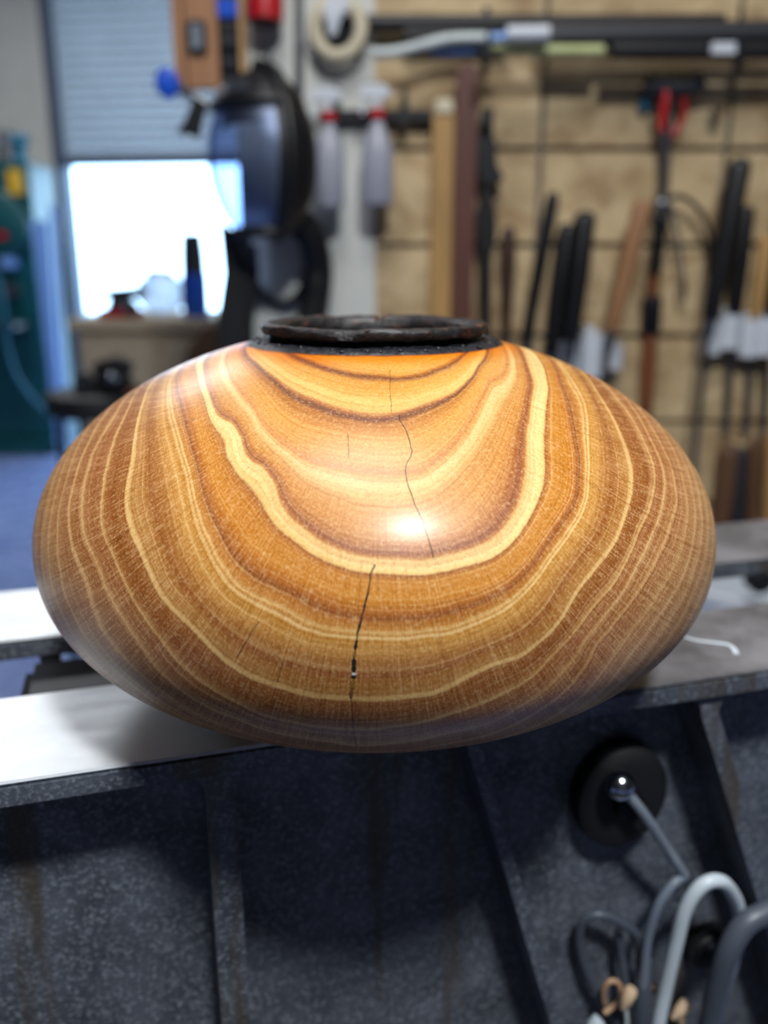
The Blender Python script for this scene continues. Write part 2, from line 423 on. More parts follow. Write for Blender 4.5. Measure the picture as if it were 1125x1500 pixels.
# growth rings: ring value -> points (across, above the widest line) in tenths of a millimetre
RINGS = {
0.555: "-338,933 -225,909 -126,893 14,883 110,874 192,881 273,899 343,915 391,935",
0.608: "-613,932 -521,905 -414,867 -338,830 -237,805 -149,780 -66,766 16,760 90,767 168,782 260,802 357,833 431,870 490,907 510,932",
0.69: "120,597 203,603 274,644 337,695 392,747 431,801 486,867",
0.72: "-708,889 -609,826 -534,769 -460,711 -365,654 -273,609 -185,582 -102,562 19,545 83,544 157,555 243,588 331,642 395,693 470,755 552,818 616,866 648,916",
0.808: "-543,750 -483,702 -390,627 -336,573 -316,520 -280,482 -217,440 -123,394 -49,375 22,363 182,356 342,383 457,441 520,507 557,594 594,716 644,801 680,888 698,921",
0.832: "-860,880 -792,858 -704,796 -626,718 -552,643 -493,603 -421,550 -364,491 -302,436 -237,399 -202,376 -122,345 -44,328 22,321 126,316 234,318 340,336 453,361 525,411 584,479 616,535 636,600 651,675 673,728 717,781 759,827 778,868 778,899",
0.907: "-334,256 -254,228 -147,188 -52,166 117,155 206,161 311,180 421,209 504,245 591,310 639,364 704,415 756,460 790,497 796,538 817,595 813,640 824,713 835,774 827,831",
0.935: "-936,800 -877,740 -816,685 -750,611 -700,549 -664,471 -630,407 -596,362 -541,281 -470,222 -351,170 -254,128 -147,100 -43,91 74,88 181,94 276,99 350,119 448,152 531,198 596,255 646,307 698,350 754,400 806,460 835,533 857,598 905,702 919,749 922,792 902,829",
1.022: "-1039,738 -1013,690 -990,624 -968,555 -964,480 -947,421 -902,338 -864,310 -839,274 -797,204 -720,130 -660,92 -588,30 -517,-35 -423,-83 -315,-110 -205,-136 -99,-146 22,-144 128,-141 237,-129 342,-67 452,-26 535,-14 598,29 634,48 691,109 720,156 797,232 886,295 916,316 967,381 1010,436 1047,523 1054,585 1049,647 1038,710 1016,763",
1.066: "-1112,708 -1109,655 -1104,596 -1101,536 -1087,477 -1069,398 -1032,317 -1010,290 -975,252 -916,175 -847,92 -757,-8 -684,-88 -603,-146 -520,-190 -437,-237 -355,-272 -244,-292 -104,-304 76,-294 187,-269 295,-228 407,-199 488,-154 570,-117 639,-43 695,6 752,62 827,137 913,193 988,279 1032,333 1113,400 1169,470 1188,518 1177,589 1164,661 1139,717",
1.09: "-1171,668 -1193,627 -1203,567 -1205,505 -1195,430 -1167,351 -1120,271 -1066,226 -1024,154 -965,92 -891,-12 -802,-119 -721,-209 -621,-269 -536,-298 -422,-345 -282,-385 -63,-423 20,-415 174,-384 303,-341 418,-324 527,-258 651,-171 695,-124 760,-54 835,43 934,135 1006,224 1078,286 1146,350 1195,421 1225,462 1230,518 1216,593",
1.112: "-1275,468 -1271,394 -1255,328 -1209,242 -1145,178 -1088,85 -1048,-18 -967,-104 -881,-186 -767,-273 -638,-350 832,-29 936,66 1040,153 1133,237 1206,312 1264,376 1288,421 1296,489",
1.14: "-1334,441 -1330,368 -1308,260 -1291,158 -1250,52 -1201,-23 -1149,-104 -1067,-177 929,-88 1061,43 1185,148 1279,243 1332,333 1350,407",
}
rp = np.array([(s, *map(float, q.split(','))) for s, t in RINGS.items() for q in t.split()])
RX = rp[:, 1:] / 1000.0
def tps(r2): return np.where(r2 > 0, .5 * r2 * np.log(np.maximum(r2, 1e-20)), 0)
n_ = len(RX)
K_ = tps(((RX[:, None] - RX[None]) ** 2).sum(-1)) + np.eye(n_) * .002
Pm = np.hstack([np.ones((n_, 1)), RX])
W_ = np.linalg.solve(np.block([[K_, Pm], [Pm.T, np.zeros((3, 3))]]), np.concatenate([rp[:, 0], np.zeros(3)]))
def ring_value(x, z):
    q = np.stack([x, z], -1) / .1; out = np.empty(len(q))
    for i in range(0, len(q), 20000):
        b = q[i:i+20000]
        out[i:i+20000] = tps(((b[:, None] - RX[None]) ** 2).sum(-1)) @ W_[:n_] + W_[n_] + b @ W_[n_+1:]
    return out

CRACKS = {   # across, above the widest line, in tenths of a millimetre
 'crack_a': [(101,771),(106,755),(134,715),(152,661),(136,634),(123,609),(130,570),(158,504),(183,459),(206,390),(220,346)],
 'crack_b': [(15,334),(-1,301),(-10,241),(-31,161),(-46,110),(-48,88),(-53,52),(-58,24),(-59,-52),(-66,-88),(-70,-138)],
 'crack_c': [(-92,720),(-86,666),(-85,641)],
 'crack_d': [(-387,142),(-434,62),(-482,-19)],
 'crack_e': [(-305,2),(-331,-91)],
 'crack_g': [(-70,-138),(-69,-196),(-66,-293),(-63,-348),(-56,-445)],
 'crack_f': [(71,904),(70,832),(77,769)],
}
def wood_mat():
    t = NT('turned_wood'); v = t.obj()
    sx = t.n('ShaderNodeSeparateXYZ', None, Vector=v)
    X, Y, Z = sx.outputs
    s0 = t.n('ShaderNodeAttribute', {'attribute_name': 'ring'}).outputs['Fac']
    wob = t.math('MULTIPLY', t.math('SUBTRACT', t.noise(v, 55, 3), .5), .007)
    wob2 = t.math('MULTIPLY', t.math('SUBTRACT', t.noise(v, 420, 2), .5), .0022)
    s = t.math('ADD', t.math('ADD', s0, wob), wob2)
    A = [(500,'dc9a50'),(540,'e2aa60'),(550,'d09450'),(554,'8a5430'),(558,'845030'),(563,'d29a54'),(578,'dca860'),(590,'eac07c'),(600,'e6ba76'),(606,'a06a44'),(611,'6e4636'),(617,'b07844'),
         (640,'d49e5a'),(675,'d4a062'),(688,'c08856'),(697,'d4a468'),(710,'e8c48c'),(726,'e0b87c'),(742,'cc9a60'),(775,'ca9458'),(795,'b27848'),(807,'965e44'),(814,'b8824e'),(819,'ecca8e'),(828,'f2d498'),(838,'eecd8c')]
    B = [(838,'eecd8c'),(842,'a0683e'),(850,'c48a4c'),(880,'c68a48'),(897,'b47644'),(907,'905a38'),(914,'b87e48'),(922,'c08a50'),(926,'e6c084'),(930,'c89658'),(934,'eac88e'),(938,'c4904e'),(944,'cc9c5c'),(962,'bc8a52'),(986,'9a643c'),(998,'ac7a48'),(1014,'b48450'),
         (1019,'dcb67c'),(1022,'e0ba80'),(1026,'9e6a40'),(1050,'925c36'),(1060,'a87448'),(1066,'d8b07a'),(1069,'a4704a'),(1084,'a26c46'),(1090,'d4aa78'),(1094,'a06c46')]
    C = [(1094,'a06c46'),(1107,'aa784e'),(1112,'d2a676'),(1116,'a67450'),(1134,'b08058'),(1140,'cca474'),(1145,'ae7e56'),(1156,'b88a60'),(1161,'d0aa7c'),(1167,'b08058'),(1180,'caa478'),(1186,'b2845c'),(1202,'ccA67c'),(1208,'b68a62'),(1226,'ceaa80'),(1232,'b68a62'),(1256,'cca87e'),(1264,'b4865e'),(1290,'cca47a'),(1320,'b0825a'),(1360,'c89e74'),(1400,'b4865c')]
    def hx(h): return lin(tuple(int(h[i:i+2], 16) for i in (0, 2, 4)))
    def rp_(L):
        a, b = L[0][0] / 1000, L[-1][0] / 1000
        f = t.math('DIVIDE', t.math('SUBTRACT', s, a), b - a, clamp=True)
        return t.ramp(f, [((p / 1000 - a) / (b - a), hx(c)) for p, c in L])
    c = t.mix(t.math('GREATER_THAN', s, .838), rp_(A), rp_(B))
    c = t.mix(t.math('GREATER_THAN', s, 1.094), c, rp_(C))
    # fine year lines within the bands
    comb = t.n('ShaderNodeCombineXYZ', None, X=t.math('MULTIPLY', s, 260), Y=t.math('MULTIPLY', X, 6), Z=t.math('MULTIPLY', Z, 6))
    fine = t.noise(comb.outputs[0], 1, 3, .6)
    c = t.mix(t.ramp(fine, [(.36, .42), (.50, 0)]), c, t.mix(1, c, (.62, .50, .42, 1), 'MULTIPLY'))
    c = t.mix(t.ramp(fine, [(.55, 0), (.72, .34)]), c, hx('f0d09a'))
    # larger mottling
    mo = t.noise(v, 16, 4)
    c = t.mix(t.ramp(mo, [(.32, .45), (.55, 0)]), c, t.mix(1, c, (.80, .66, .52, 1), 'MULTIPLY'))
    # rays and pores radiating from the pith
    zp = t.math('SUBTRACT', .186, Z); xp = t.math('SUBTRACT', X, .002)
    phi = t.math('ARCTAN2', xp, zp)
    rho = t.math('SQRT', t.math('ADD', t.math('MULTIPLY', xp, xp), t.math('MULTIPLY', zp, zp)))
    rv = t.n('ShaderNodeCombineXYZ', None, X=t.math('MULTIPLY', phi, 240), Y=t.math('MULTIPLY', rho, 60), Z=t.math('MULTIPLY', Y, 10))
    ray = t.noise(rv.outputs[0], 1, 3, .7)
    grow = t.ramp(s0, [(.60, .12), (.95, 1)])
    c = t.mix(t.math('MULTIPLY', t.ramp(ray, [(.52, 0), (.70, .36)]), grow), c, hx('ecc796'))
    c = t.mix(t.math('MULTIPLY', t.ramp(ray, [(.33, .44), (.48, 0)]), grow), c, t.mix(1, c, (.46, .34, .26, 1), 'MULTIPLY'))
    rv2 = t.n('ShaderNodeCombineXYZ', None, X=t.math('MULTIPLY', phi, 46), Y=t.math('MULTIPLY', rho, 22), Z=t.math('MULTIPLY', Y, 4))
    ray2 = t.noise(rv2.outputs[0], 1, 2, .5)
    c = t.mix(t.math('MULTIPLY', t.ramp(ray2, [(.27, .40), (.36, 0)]), grow), c, t.mix(1, c, (.55, .40, .30, 1), 'MULTIPLY'))
    sp = t.noise(v, 900, 2, .6)
    c = t.mix(t.ramp(sp, [(.34, .38), (.48, 0)]), c, t.mix(1, c, (.60, .46, .34, 1), 'MULTIPLY'))
    c = t.mix(t.ramp(sp, [(.54, 0), (.70, .26)]), c, hx('f2d6a4'))
    # dark knot fleck
    dk = t.n('ShaderNodeVectorMath', {'operation': 'DISTANCE'}, i0=v, i1=(.0405, -.072, .1665)).outputs['Value']
    c = t.mix(t.ramp(dk, [(.0015, .75), (.0045, 0)]), c, hx('8a3c18'))
    # scorching below the collar
    rr = t.math('SQRT', t.math('ADD', t.math('MULTIPLY', X, X), t.math('MULTIPLY', Y, Y)))
    rr = t.math('ADD', rr, t.math('MULTIPLY', t.math('SUBTRACT', t.noise(v, 45, 4), .5), .006))
    c = t.mix(t.ramp(t.math('MULTIPLY', rr, 10), [(.645, .85), (.70, .55), (.79, 0)]), c, t.mix(1, c, (1.0, .52, .20, 1), 'MULTIPLY'))
    c = t.mix(t.ramp(t.math('MULTIPLY', rr, 10), [(.632, 1), (.660, .0)]), c, hx('1c120e'))
    c = t.n('ShaderNodeHueSaturation', None, Hue=.498, Saturation=1.08, Value=1.03, Color=c).outputs[0]
    mask = None
    for nm, w in (('crack_a', .00038), ('crack_b', .00060), ('crack_c', .0003), ('crack_d', .00035), ('crack_e', .0003), ('crack_f', .0002), ('crack_g', .0003)):
        a = t.n('ShaderNodeAttribute', {'attribute_name': nm}).outputs['Fac']
        a = t.math('ABSOLUTE', t.math('ADD', a, t.math('MULTIPLY', t.math('SUBTRACT', t.noise(v, 300, 2), .5), .0010)))
        mk = t.math('SUBTRACT', 1, t.math('DIVIDE', a, w * (1.6 if nm > 'crack_b' else 1.0)), clamp=True)
        mk = t.math('MULTIPLY', mk, .95 if nm <= 'crack_b' else .6)
        mask = mk if mask is None else t.math('MAXIMUM', mask, mk)
    c = t.mix(mask, c, hx('2a150c'))
    t.P(Base_Color=c, Roughness=t.math('ADD', .36, t.math('MULTIPLY', sp, .12)), Specular_IOR_Level=.3, Coat_Weight=.32, Coat_Roughness=.25)
    h = t.math('SUBTRACT', t.math('ADD', t.math('MULTIPLY', ray, .5), t.math('MULTIPLY', sp, .7)), t.math('MULTIPLY', mask, 2))
    t.bump(h, .16, .0006)
    MATS['turned_wood'] = t.m
wood_mat()

vessel = thing('hollow_form_vessel', 'wide glossy golden wood hollow-form vessel with charred black rim, standing on the lathe bed', 'vessel', (BX, BY, BZ))
def vessel_body():
    NA, NZ = 760, 300
    zt = float(ZE + HU * math.sqrt(1 - (.0640 / VR) ** 2))
    tt = np.linspace(0, 1, NZ)
    # parameter by angle so that rows stay even along the curve
    a0 = -math.asin((ZE / HL) ** (EL / 2)); a1 = math.asin((zt - ZE) / HU)
    an = a0 + (a1 - a0) * tt
    sn = np.sin(an)
    z = ZE + np.where(sn > 0, HU, HL) * np.sign(sn) * np.abs(sn) ** np.where(sn > 0, 2 / EU, 2 / EL)
    z[0] = 0.0
    r = prof_r(z)
    th = np.linspace(0, 2 * np.pi, NA, endpoint=False) + np.pi / 2
    V = np.stack([r[:, None] * np.cos(th), r[:, None] * np.sin(th), np.repeat(z[:, None], NA, 1)], -1).reshape(-1, 3)
    i = np.arange(NZ - 1)[:, None] * NA; k = np.arange(NA)[None]; k2 = (k + 1) % NA
    Fq = np.stack([i + k, i + k2, i + NA + k2, i + NA + k], -1).reshape(-1, 4)
    # foot disc and coarse hollow inside are added as extra rings
    vs = V.tolist(); fs = Fq.tolist()
    c0 = len(vs); vs.append([0, 0, 0.0005])
    fs += [[c0, (q + 1) % NA, q] for q in range(NA)]
    me = bpy.data.meshes.new('body'); me.from_pydata(vs, [], fs)
    me.polygons.foreach_set('use_smooth', [True] * len(me.polygons))
    Va = np.array(vs)
    def attr(nm, val):
        at_ = me.attributes.new(nm, 'FLOAT', 'POINT'); at_.data.foreach_set('value', val.astype(np.float32))
    attr('ring', ring_value(Va[:, 0], Va[:, 2] - ZE))
    for nm, L in CRACKS.items():
        L = np.array(L) / 1e4; zz = Va[:, 2] - ZE
        o_ = np.argsort(L[:, 1]); u = Va[:, 0] - np.interp(zz, L[o_, 1], L[o_, 0])
        off = (zz > L[:, 1].max()) | (zz < L[:, 1].min()) | (Va[:, 1] > 0)
        u = np.where(off, .05, np.clip(u, -.05, .05))
        attr(nm, u)
    me.materials.append(M('turned_wood'))
    o = bpy.data.objects.new('body', me); col.objects.link(o); o.parent = vessel
    return o, zt
body, ZT = vessel_body()
def ring_mesh(name, prof, mat, wob, seg=360, close=False):
    """prof: (r, z) list; wob(i, a) -> (dr, dz)"""
    vs = []; fs = []; m = len(prof)
    for i, (r, z) in enumerate(prof):
        for k in range(seg):
            a = 2 * math.pi * k / seg; dr, dz = wob(i, a)
            vs.append((BX + (r + dr) * math.cos(a), BY + (r + dr) * math.sin(a), BZ + z + dz))
    for i in range(m if close else m - 1):
        j = (i + 1) % m
        for k in range(seg):
            k2 = (k + 1) % seg; fs.append((i*seg+k, i*seg+k2, j*seg+k2, j*seg+k))
    mb = MB(); mb.add(vs, fs); return mb.build(name, mat, vessel, angle=80)
def nz(a, f, s):
    return sum(math.sin(a * q * f + s * q * 1.7 + q) / q for q in (1, 2, 3, 5)) / 1.6
def bump_band(i, a):
    if i in (0, 6): return (0, 0)
    return (.0003 * nz(a, 23, i), .00045 * nz(a, 17, i * 2.1))
zc = ZT
ring_mesh('charred_collar', [(.0645, zc - .0006), (.0628, zc + .0008), (.0600, zc + .0014), (.0575, zc + .0019), (.0550, zc + .0022), (.0535, zc + .0030), (.0525, zc + .0060)], 'charred_wood', bump_band)
random.seed(3)
collar_bumps = MB()
for k in range(46):
    a = 2 * math.pi * (k + random.uniform(-.3, .3)) / 46; r = random.uniform(.0580, .0625)
    zz = zc + .0007 + (.064 - r) * .2
    collar_bumps.ball((BX + r * math.cos(a), BY + r * math.sin(a), BZ + zz), (random.uniform(.0007, .0013), random.uniform(.0007, .0013), random.uniform(.0006, .0011)), 8, 6)
collar_bumps.build('char_beads', 'charred_wood', vessel)
zl = .1842        # underside of lip above the foot
def lip_w(i, a):
    out = i in (2, 3, 4, 5)
    notch = -.0016 * math.exp(-((a - 1.53) / .03) ** 2)
    return ((.0007 * nz(a, 7, 1.3 * i) if out else .0002 * nz(a, 9, i)), (.0005 * nz(a, 5, .6) + .0003 * nz(a, 19, i)) + notch)
ring_mesh('rim_lip', [(.0500, zl - .004), (.0530, zl + .0002), (.0553, zl + .0006), (.0568, zl + .0016), (.0568, zl + .0040), (.0558, zl + .0055), (.0530, zl + .0060), (.0495, zl + .0056), (.0465, zl + .0036), (.0460, zl - .002), (.0475, zl - .006)], 'burnt_bark_rim', lip_w, close=True)
# hollow inside, seen through the mouth
inz = [(.0475, zl - .005), (.058, zl - .014), (.085, zl - .024), (.12, zl - .045), (.148, zl - .075), (.155, .085), (.145, .055), (.11, .025), (.05, .010), (.001, .008)]
ring_mesh('interior', inz, 'charred_wood', lambda i, a: (0, 0), seg=96)
# open split with dark gap and pale filler
def strip(name, pts, w, mat, lift=.0002):
    mb = MB(); L = []
    P_ = [(x / 1e4, z / 1e4 + ZE) for x, z in pts]
    n = 14; vs = []
    for q in range(n + 1):
        f = q / n * (len(P_) - 1); i = min(int(f), len(P_) - 2); g = f - i
        x = P_[i][0] * (1 - g) + P_[i+1][0] * g; z = P_[i][1] * (1 - g) + P_[i+1][1] * g
        ww = w * (math.sin(math.pi * q / n) ** .4 if 0 < q < n else .25) * (1 + .35 * nz(q * .9, 1, x * 900))
        for sgn in (-1, 1):
            xx = x + sgn * ww; r = float(prof_r(np.array(z))) + lift
            vs.append((BX + xx, BY - math.sqrt(r * r - xx * xx), BZ + z))
        r2 = r - .0012
        for sgn in (-1, 1):
            xx = x + sgn * ww; vs.append((BX + xx, BY - math.sqrt(r2 * r2 - xx * xx), BZ + z))
    fs = []
    for q in range(n):
        a = q * 4; b = a + 4
        fs += [(a, a+1, b+1, b), (a+2, b+2, b+3, a+3), (a, b, b+2, a+2), (a+1, a+3, b+3, b+1)]
    fs += [(0, 2, 3, 1), (n*4, n*4+1, n*4+3, n*4+2)]
    mb.add(vs, fs); return mb.build(name, mat, vessel, smooth=False)
for nm, pts, w, m_ in (('crack_gap', [(-30,165),(-38,135),(-45,112)], .00034, 'crack_black'), ('crack_gap', [(-8,250),(-16,222),(-26,180)], .00030, 'crack_black'),
        ('crack_gap', [(-48,88),(-51,70),(-53,52)], .00055, 'crack_black'), ('crack_filler', [(-53,50),(-55,38),(-57,26)], .00055, 'brass_fill'),
        ('crack_gap', [(-58,24),(-58,-5),(-59,-33)], .00078, 'crack_black'), ('crack_filler', [(-59,-34),(-59,-39),(-59,-43)], .0007, 'white_plastic'),
        ('crack_gap', [(-59,-44),(-59,-50),(-60,-55)], .00078, 'crack_black'), ('crack_filler', [(-60,-57),(-63,-78),(-67,-98)], .0008, 'brass_fill'),
        ('crack_gap', [(-68,-102),(-69,-120),(-70,-136)], .0006, 'rust_wood')):
    strip(nm, pts, w, m_)

# ---------------------------------------------------------------- cables and fittings on the lathe front
def F(px, py, off=0.0):
    """point on the recessed front of the bed (off = distance in front of the web) seen at a pixel"""
    u = (px - 562.5) / FPX; v = -(py - 750) / FPX
    d = Vector((u, CP + v * SP, -SP + v * CP))
    n = Vector((-math.sin(LA), math.cos(LA), 0))
    t = (WV - off) / d.dot(n)
    return d * t + Vector((0, 0, ZC))
NV = Vector((-math.sin(LA), math.cos(LA), 0))   # into the bed
mg_c = F(898, 1152, 0)
mg = thing('magnetic_base', 'black round magnetic base with a chrome ball and rod on the lathe front', 'magnet', mg_c)
MB().turned(mg_c - NV * .0005, mg_c - NV * .016, [(0, .0290), (.25, .0300), (.75, .0290), (.95, .0250), (1, .020)], 36, 1.14).build('magnet_disc', 'black_rubber', mg)
MB().turned(mg_c - NV * .015, mg_c - NV * .022, [(0, .010), (.7, .0095), (1, .008)], 24).build('socket_collar', 'dark_metal', mg)
b_c = F(908, 1150, .026)
MB().ball(b_c, .0088).build('ball_joint', 'chrome', mg)
MB().tube([b_c, F(945, 1195, .028), F(1003, 1282, .022)], .0031, 12).build('rod', 'satin_steel', mg)
gl_c = F(1030, 1378, 0)
gland = thing('cable_gland', 'ribbed black round cable gland fixed to the lathe front', 'cable gland', gl_c)
MB().turned(gl_c - NV * .0005, gl_c - NV * .010, [(0, .0165), (.2, .0165), (.25, .0135), (.45, .0135), (.5, .0155), (.7, .0155), (.75, .012), (1, .011)], 28).build('gland_body', 'black_rubber', gland, angle=25)
MB().turned(gl_c - NV * .010, gl_c - NV * .013, [(0, .008), (1, .007)], 20).build('gland_nut', 'dark_metal', gland)
def cable(name, label, pts, r, mat, off=.02, cat='cable', **kw):
    P_ = [F(p[0], p[1], p[2] if len(p) > 2 else off) for p in pts]
    return tag(MB().tube(P_, r, 12, 8, **kw).build(name, mat), label, cat)
cable('power_cable', 'pale white thick power cable arching over and hanging beside grey leads', [(1084,1348,.026),(1078,1318,.03),(1058,1292,.036),(1030,1296,.036),(1005,1330,.034),(990,1385,.032),(975,1450,.03),(962,1515,.03),(955,1580,.03)], .0043, 'white_cable')
cable('conduit', 'thick black conduit entering from the side and bending down past the gland', [(1260,1300,.046),(1170,1322,.046),(1120,1338,.046),(1090,1356,.046),(1068,1392,.046),(1053,1440,.044),(1042,1490,.042),(1036,1540,.042),(1032,1600,.042)], .0068, 'dark_cable')
cable('grey_lead', 'slim grey lead curving down from the magnet rod end', [(1003,1282,.022),(985,1296,.024),(965,1325,.024),(950,1370,.022),(944,1420,.022),(940,1480,.022),(936,1560,.022)], .0029, 'grey_cable')
cable('looped_lead', 'slim dark lead looped wide beside the slanted bed rib', [(938,1420,.014),(935,1375,.016),(910,1352,.016),(880,1340,.014),(855,1348,.010),(848,1380,.008),(858,1420,.008),(880,1462,.009),(905,1500,.010),(930,1560,.012)], .0030, 'dark_cable')
cable('stub_lead', 'short dark lead standing inside the wide cable loop', [(905,1365,.010),(910,1400,.010),(915,1440,.012),(918,1500,.014),(920,1560,.014)], .0028, 'dark_cable')
cable('cable_bundle', 'thick dark grey cable running straight down beside the white cable', [(944,1405,.016),(942,1440,.02),(940,1480,.022),(938,1530,.022),(936,1590,.022)], .0052, 'dark_cable')
cable('earth_lead', 'thin grey lead hanging behind the bent black conduit', [(1085,1372,.018),(1078,1410,.018),(1062,1455,.018),(1045,1510,.018),(1035,1570,.018)], .0024, 'grey_cable')
cable('earth_lead', 'thin light grey lead between conduit and its twin lead', [(1072,1385,.012),(1060,1425,.012),(1046,1470,.012),(1034,1520,.012),(1026,1580,.012)], .0022, 'white_hose')
cable('curled_wire', 'thin tan wire curled into a small hook above the wire nuts', [(886,1470,.014),(884,1452,.016),(893,1438,.018),(905,1440,.018),(910,1456,.018),(906,1468,.016),(896,1476,.014),(885,1484,.014)], .0018, 'tan_wire')
cable('curled_wire', 'thin pale wire dropping from the tan curl', [(908,1468,.018),(916,1480,.018),(918,1500,.018),(914,1530,.018)], .0015, 'white_hose')
def nut(p0, p1, label, mat='cream_nut', r=.0042):
    n = thing('wire_nut', label, 'wire connector', p0, 'wire nuts on the loose leads')
    MB().turned(p0, p0.lerp(p1, .8), [(0, r * .75), (.15, r), (.7, r * .9), (1, r * .62)], 14).build('cap', mat, n)
    MB().turned(p0.lerp(p1, .8), p1, [(0, r * .6), (1, r * .35)], 12).build('tip', mat, n)
nut(F(926,1448,.024), F(912,1478,.024), 'cream wire nut touching the thick dark cable')
nut(F(956,1442,.018), F(960,1456,.018), 'small cream wire nut against the white cable', r=.003)
nut(F(1008,1468,.02), F(985,1492,.02), 'tan wire nut slanting towards the black conduit')
nut(F(880,1494,.02), F(862,1512,.02), 'large pale wire nut beneath the curled tan wire', 'white_cable', .0052)
nut(F(1000,1490,.02), F(999,1506,.02), 'small tan wire nut under the slanted one', r=.003)

def on_rail(px, py, z=.9503):
    u = (px - 562.5) / FPX; v = -(py - 750) / FPX
    d = Vector((u, CP + v * SP, -SP + v * CP)); return d * ((z - ZC) / d.z) + Vector((0, 0, ZC))
sm = MB().tube([on_rail(x, y) for x, y in ((1003,933),(1022,938),(1045,941),(1066,944),(1075,950),(1079,958))], lambda q: .0009 + .0008 * q, 8, 5)
for v_ in sm.v: v_.z = .9500 + max(0, (v_.z - .9503) * .3 + .0003)
tag(sm.build('glue_smear', 'white_cable'), 'dried white glue smear on the near steel way', 'smear')

# ribbed white bin behind the lathe
bn = at(1090, 870, 1.45); bn.z = 0
bin_ = thing('ribbed_bin', 'white ribbed plastic bin standing behind the lathe bed', 'bin', bn)
vs = []; fs = []; NS = 96
for i, (z, r0) in enumerate(((.0, .17), (.02, .175), (.62, .195), (.64, .205), (.655, .205), (.655, .19), (.05, .165))):
    for k in range(NS):
        a = 2*math.pi*k/NS; r = r0 + (.006 if (k // 3) % 2 and 0 < i < 3 else 0)
        vs.append((bn.x + r*math.cos(a), bn.y + r*math.sin(a), z))
for i in range(6):
    for k in range(NS): fs.append((i*NS+k, i*NS+(k+1)%NS, (i+1)*NS+(k+1)%NS, (i+1)*NS+k))
fs.append(tuple(range(NS))); fs.append(tuple(6*NS+k for k in range(NS)))
MB().add(vs, fs).build('bin_body', 'white_plastic', bin_, angle=30)
hp = at(1113, 850, bn.y - .20)
MB().turned(hp + Vector((0, .015, 0)), hp - Vector((0, .012, 0)), [(0, .02), (.8, .02), (1, .016)], 20).build('dark_hole_disc', 'black_rubber', bin_)  # black disc standing for the dark hole in the bin

# ---------------------------------------------------------------- tool wall
YW = 1.84
def tool(label, a, b, r, mat, blade_to=None, Y=None, group='turning tools hung on the tool wall', prof=None, blade_w=.012, name='turning_tool', flat=1.0, blade_mat='steel_blade'):
    Y = Y or (YW - r - .003)
    p0, p1 = at(a[0], a[1], Y), at(b[0], b[1], Y)
    o = thing(name, label, 'tool', p1, group)
    MB().turned(p0, p1, prof and [(t, r*q) for t, q in prof] or [(0, r*.55), (.02, r*.85), (.06, r), (.5, r*1.0), (.85, r*.86), (.97, r*.8), (1, r*.7)], 20, flat).build('handle', mat, o)
    d = (p1 - p0).normalized()
    MB().turned(p1, p1 + d * .035, [(0, r*.66), (1, r*.55)], 16).build('ferrule', 'grey_metal', o)
    if blade_to:
        e = at(blade_to[0], blade_to[1], Y)
        mb = MB(); mb.bar(p1 + d * .03, e.lerp(p1, .08), blade_w, .007)
        q = (e - p1).normalized(); x = q.cross(Vector((0, 1, 0))) * (blade_w / 2); s = e.lerp(p1, .08); y = Vector((0, .0035, 0))
        mb.add([s - x - y, s + x - y, s + x + y, s - x + y, e - x * .2, e + x * .6], [(0,1,5,4), (2,3,4,5), (0,4,3), (1,2,5)])
        mb.build('blade', blade_mat, o, smooth=False)
    return o
tool('dark brown round-topped turning tool beside the black hanging clamp', (745,332), (741,492), .0155, 'dark_wood', (738,640), prof=[(0,.4),(.03,.8),(.1,1),(.35,1.05),(.7,.75),(.9,.62),(1,.7)])
tool('slim black-handled tool leaning next to the dark brown handle', (811,282), (769,505), .0140, 'black_plastic', (745,650))
tool('black-handled tool, shorter of the touching pair above the white holders', (833,328), (806,520), .0205, 'black_plastic', (790,680), Y=YW-.025)
tool('black-handled tool, taller of the touching pair above the white holders', (858,310), (836,500), .0215, 'black_plastic', (826,680), Y=YW-.070)
tool('tan wooden-handled tool leaning above the third white holder', (943,293), (896,486), .0185, 'tan_wood', (872,640), Y=YW-.076)
tool('long black-handled tool leaning at the pair of white holders', (1086,232), (1040,468), .0215, 'black_plastic', (1014,700), Y=YW-.068)
tool('shorter black-handled tool crossing behind the long black handle', (1093,302), (1076,462), .0185, 'black_plastic', (1062,640))
tool('pale wooden-handled tool in the last pair of white holders', (1124,345), (1106,470), .0150, 'pale_wood', (1092,640))
tool('black-handled tool at the very end of the tool row', (1150,300), (1128,470), .0160, 'black_plastic', (1118,640))
def holder(px, top, bot, label, r=.0235, Y=YW-.030):
    p0, p1 = at(px, top, Y), at(px, bot, Y)
    h = thing('tube_holder', label, 'tool holder', p1, 'white plastic tool holders')
    vs = []; fs = []; sg = 22
    for z, rr in ((p0.z, r), (p1.z, r), (p1.z, r*.86), (p0.z, r*.86)):
        for k in range(sg): vs.append((p0.x + rr*math.cos(2*math.pi*k/sg), Y + rr*math.sin(2*math.pi*k/sg), z))
    for i in range(4):
        for k in range(sg): fs.append((i*sg+k, i*sg+(k+1)%sg, ((i+1)%4)*sg+(k+1)%sg, ((i+1)%4)*sg+k))
    MB().add(vs, fs).build('sleeve', 'white_plastic', h)
    MB().box((p0.x - .010, Y + r - .004, p1.z), (p0.x + .010, YW + .001, p0.z + .012)).build('back_tab', 'white_plastic', h, smooth=False)
holder(835, 500, 546, 'white tube holder under the shorter of the touching black handles', .0215)
holder(868, 488, 552, 'white tube holder, longest one, under the taller black handle', .0235, YW-.060)
holder(898, 503, 540, 'white tube holder under the tan wooden handle', .0220)
holder(1044, 470, 518, 'white tube holder around the long black handle', .0215)
holder(1070, 461, 510, 'white tube holder under the shorter black handle', .0215, YW-.034)
holder(1100, 468, 522, 'white tube holder around the pale wooden handle', .0200)
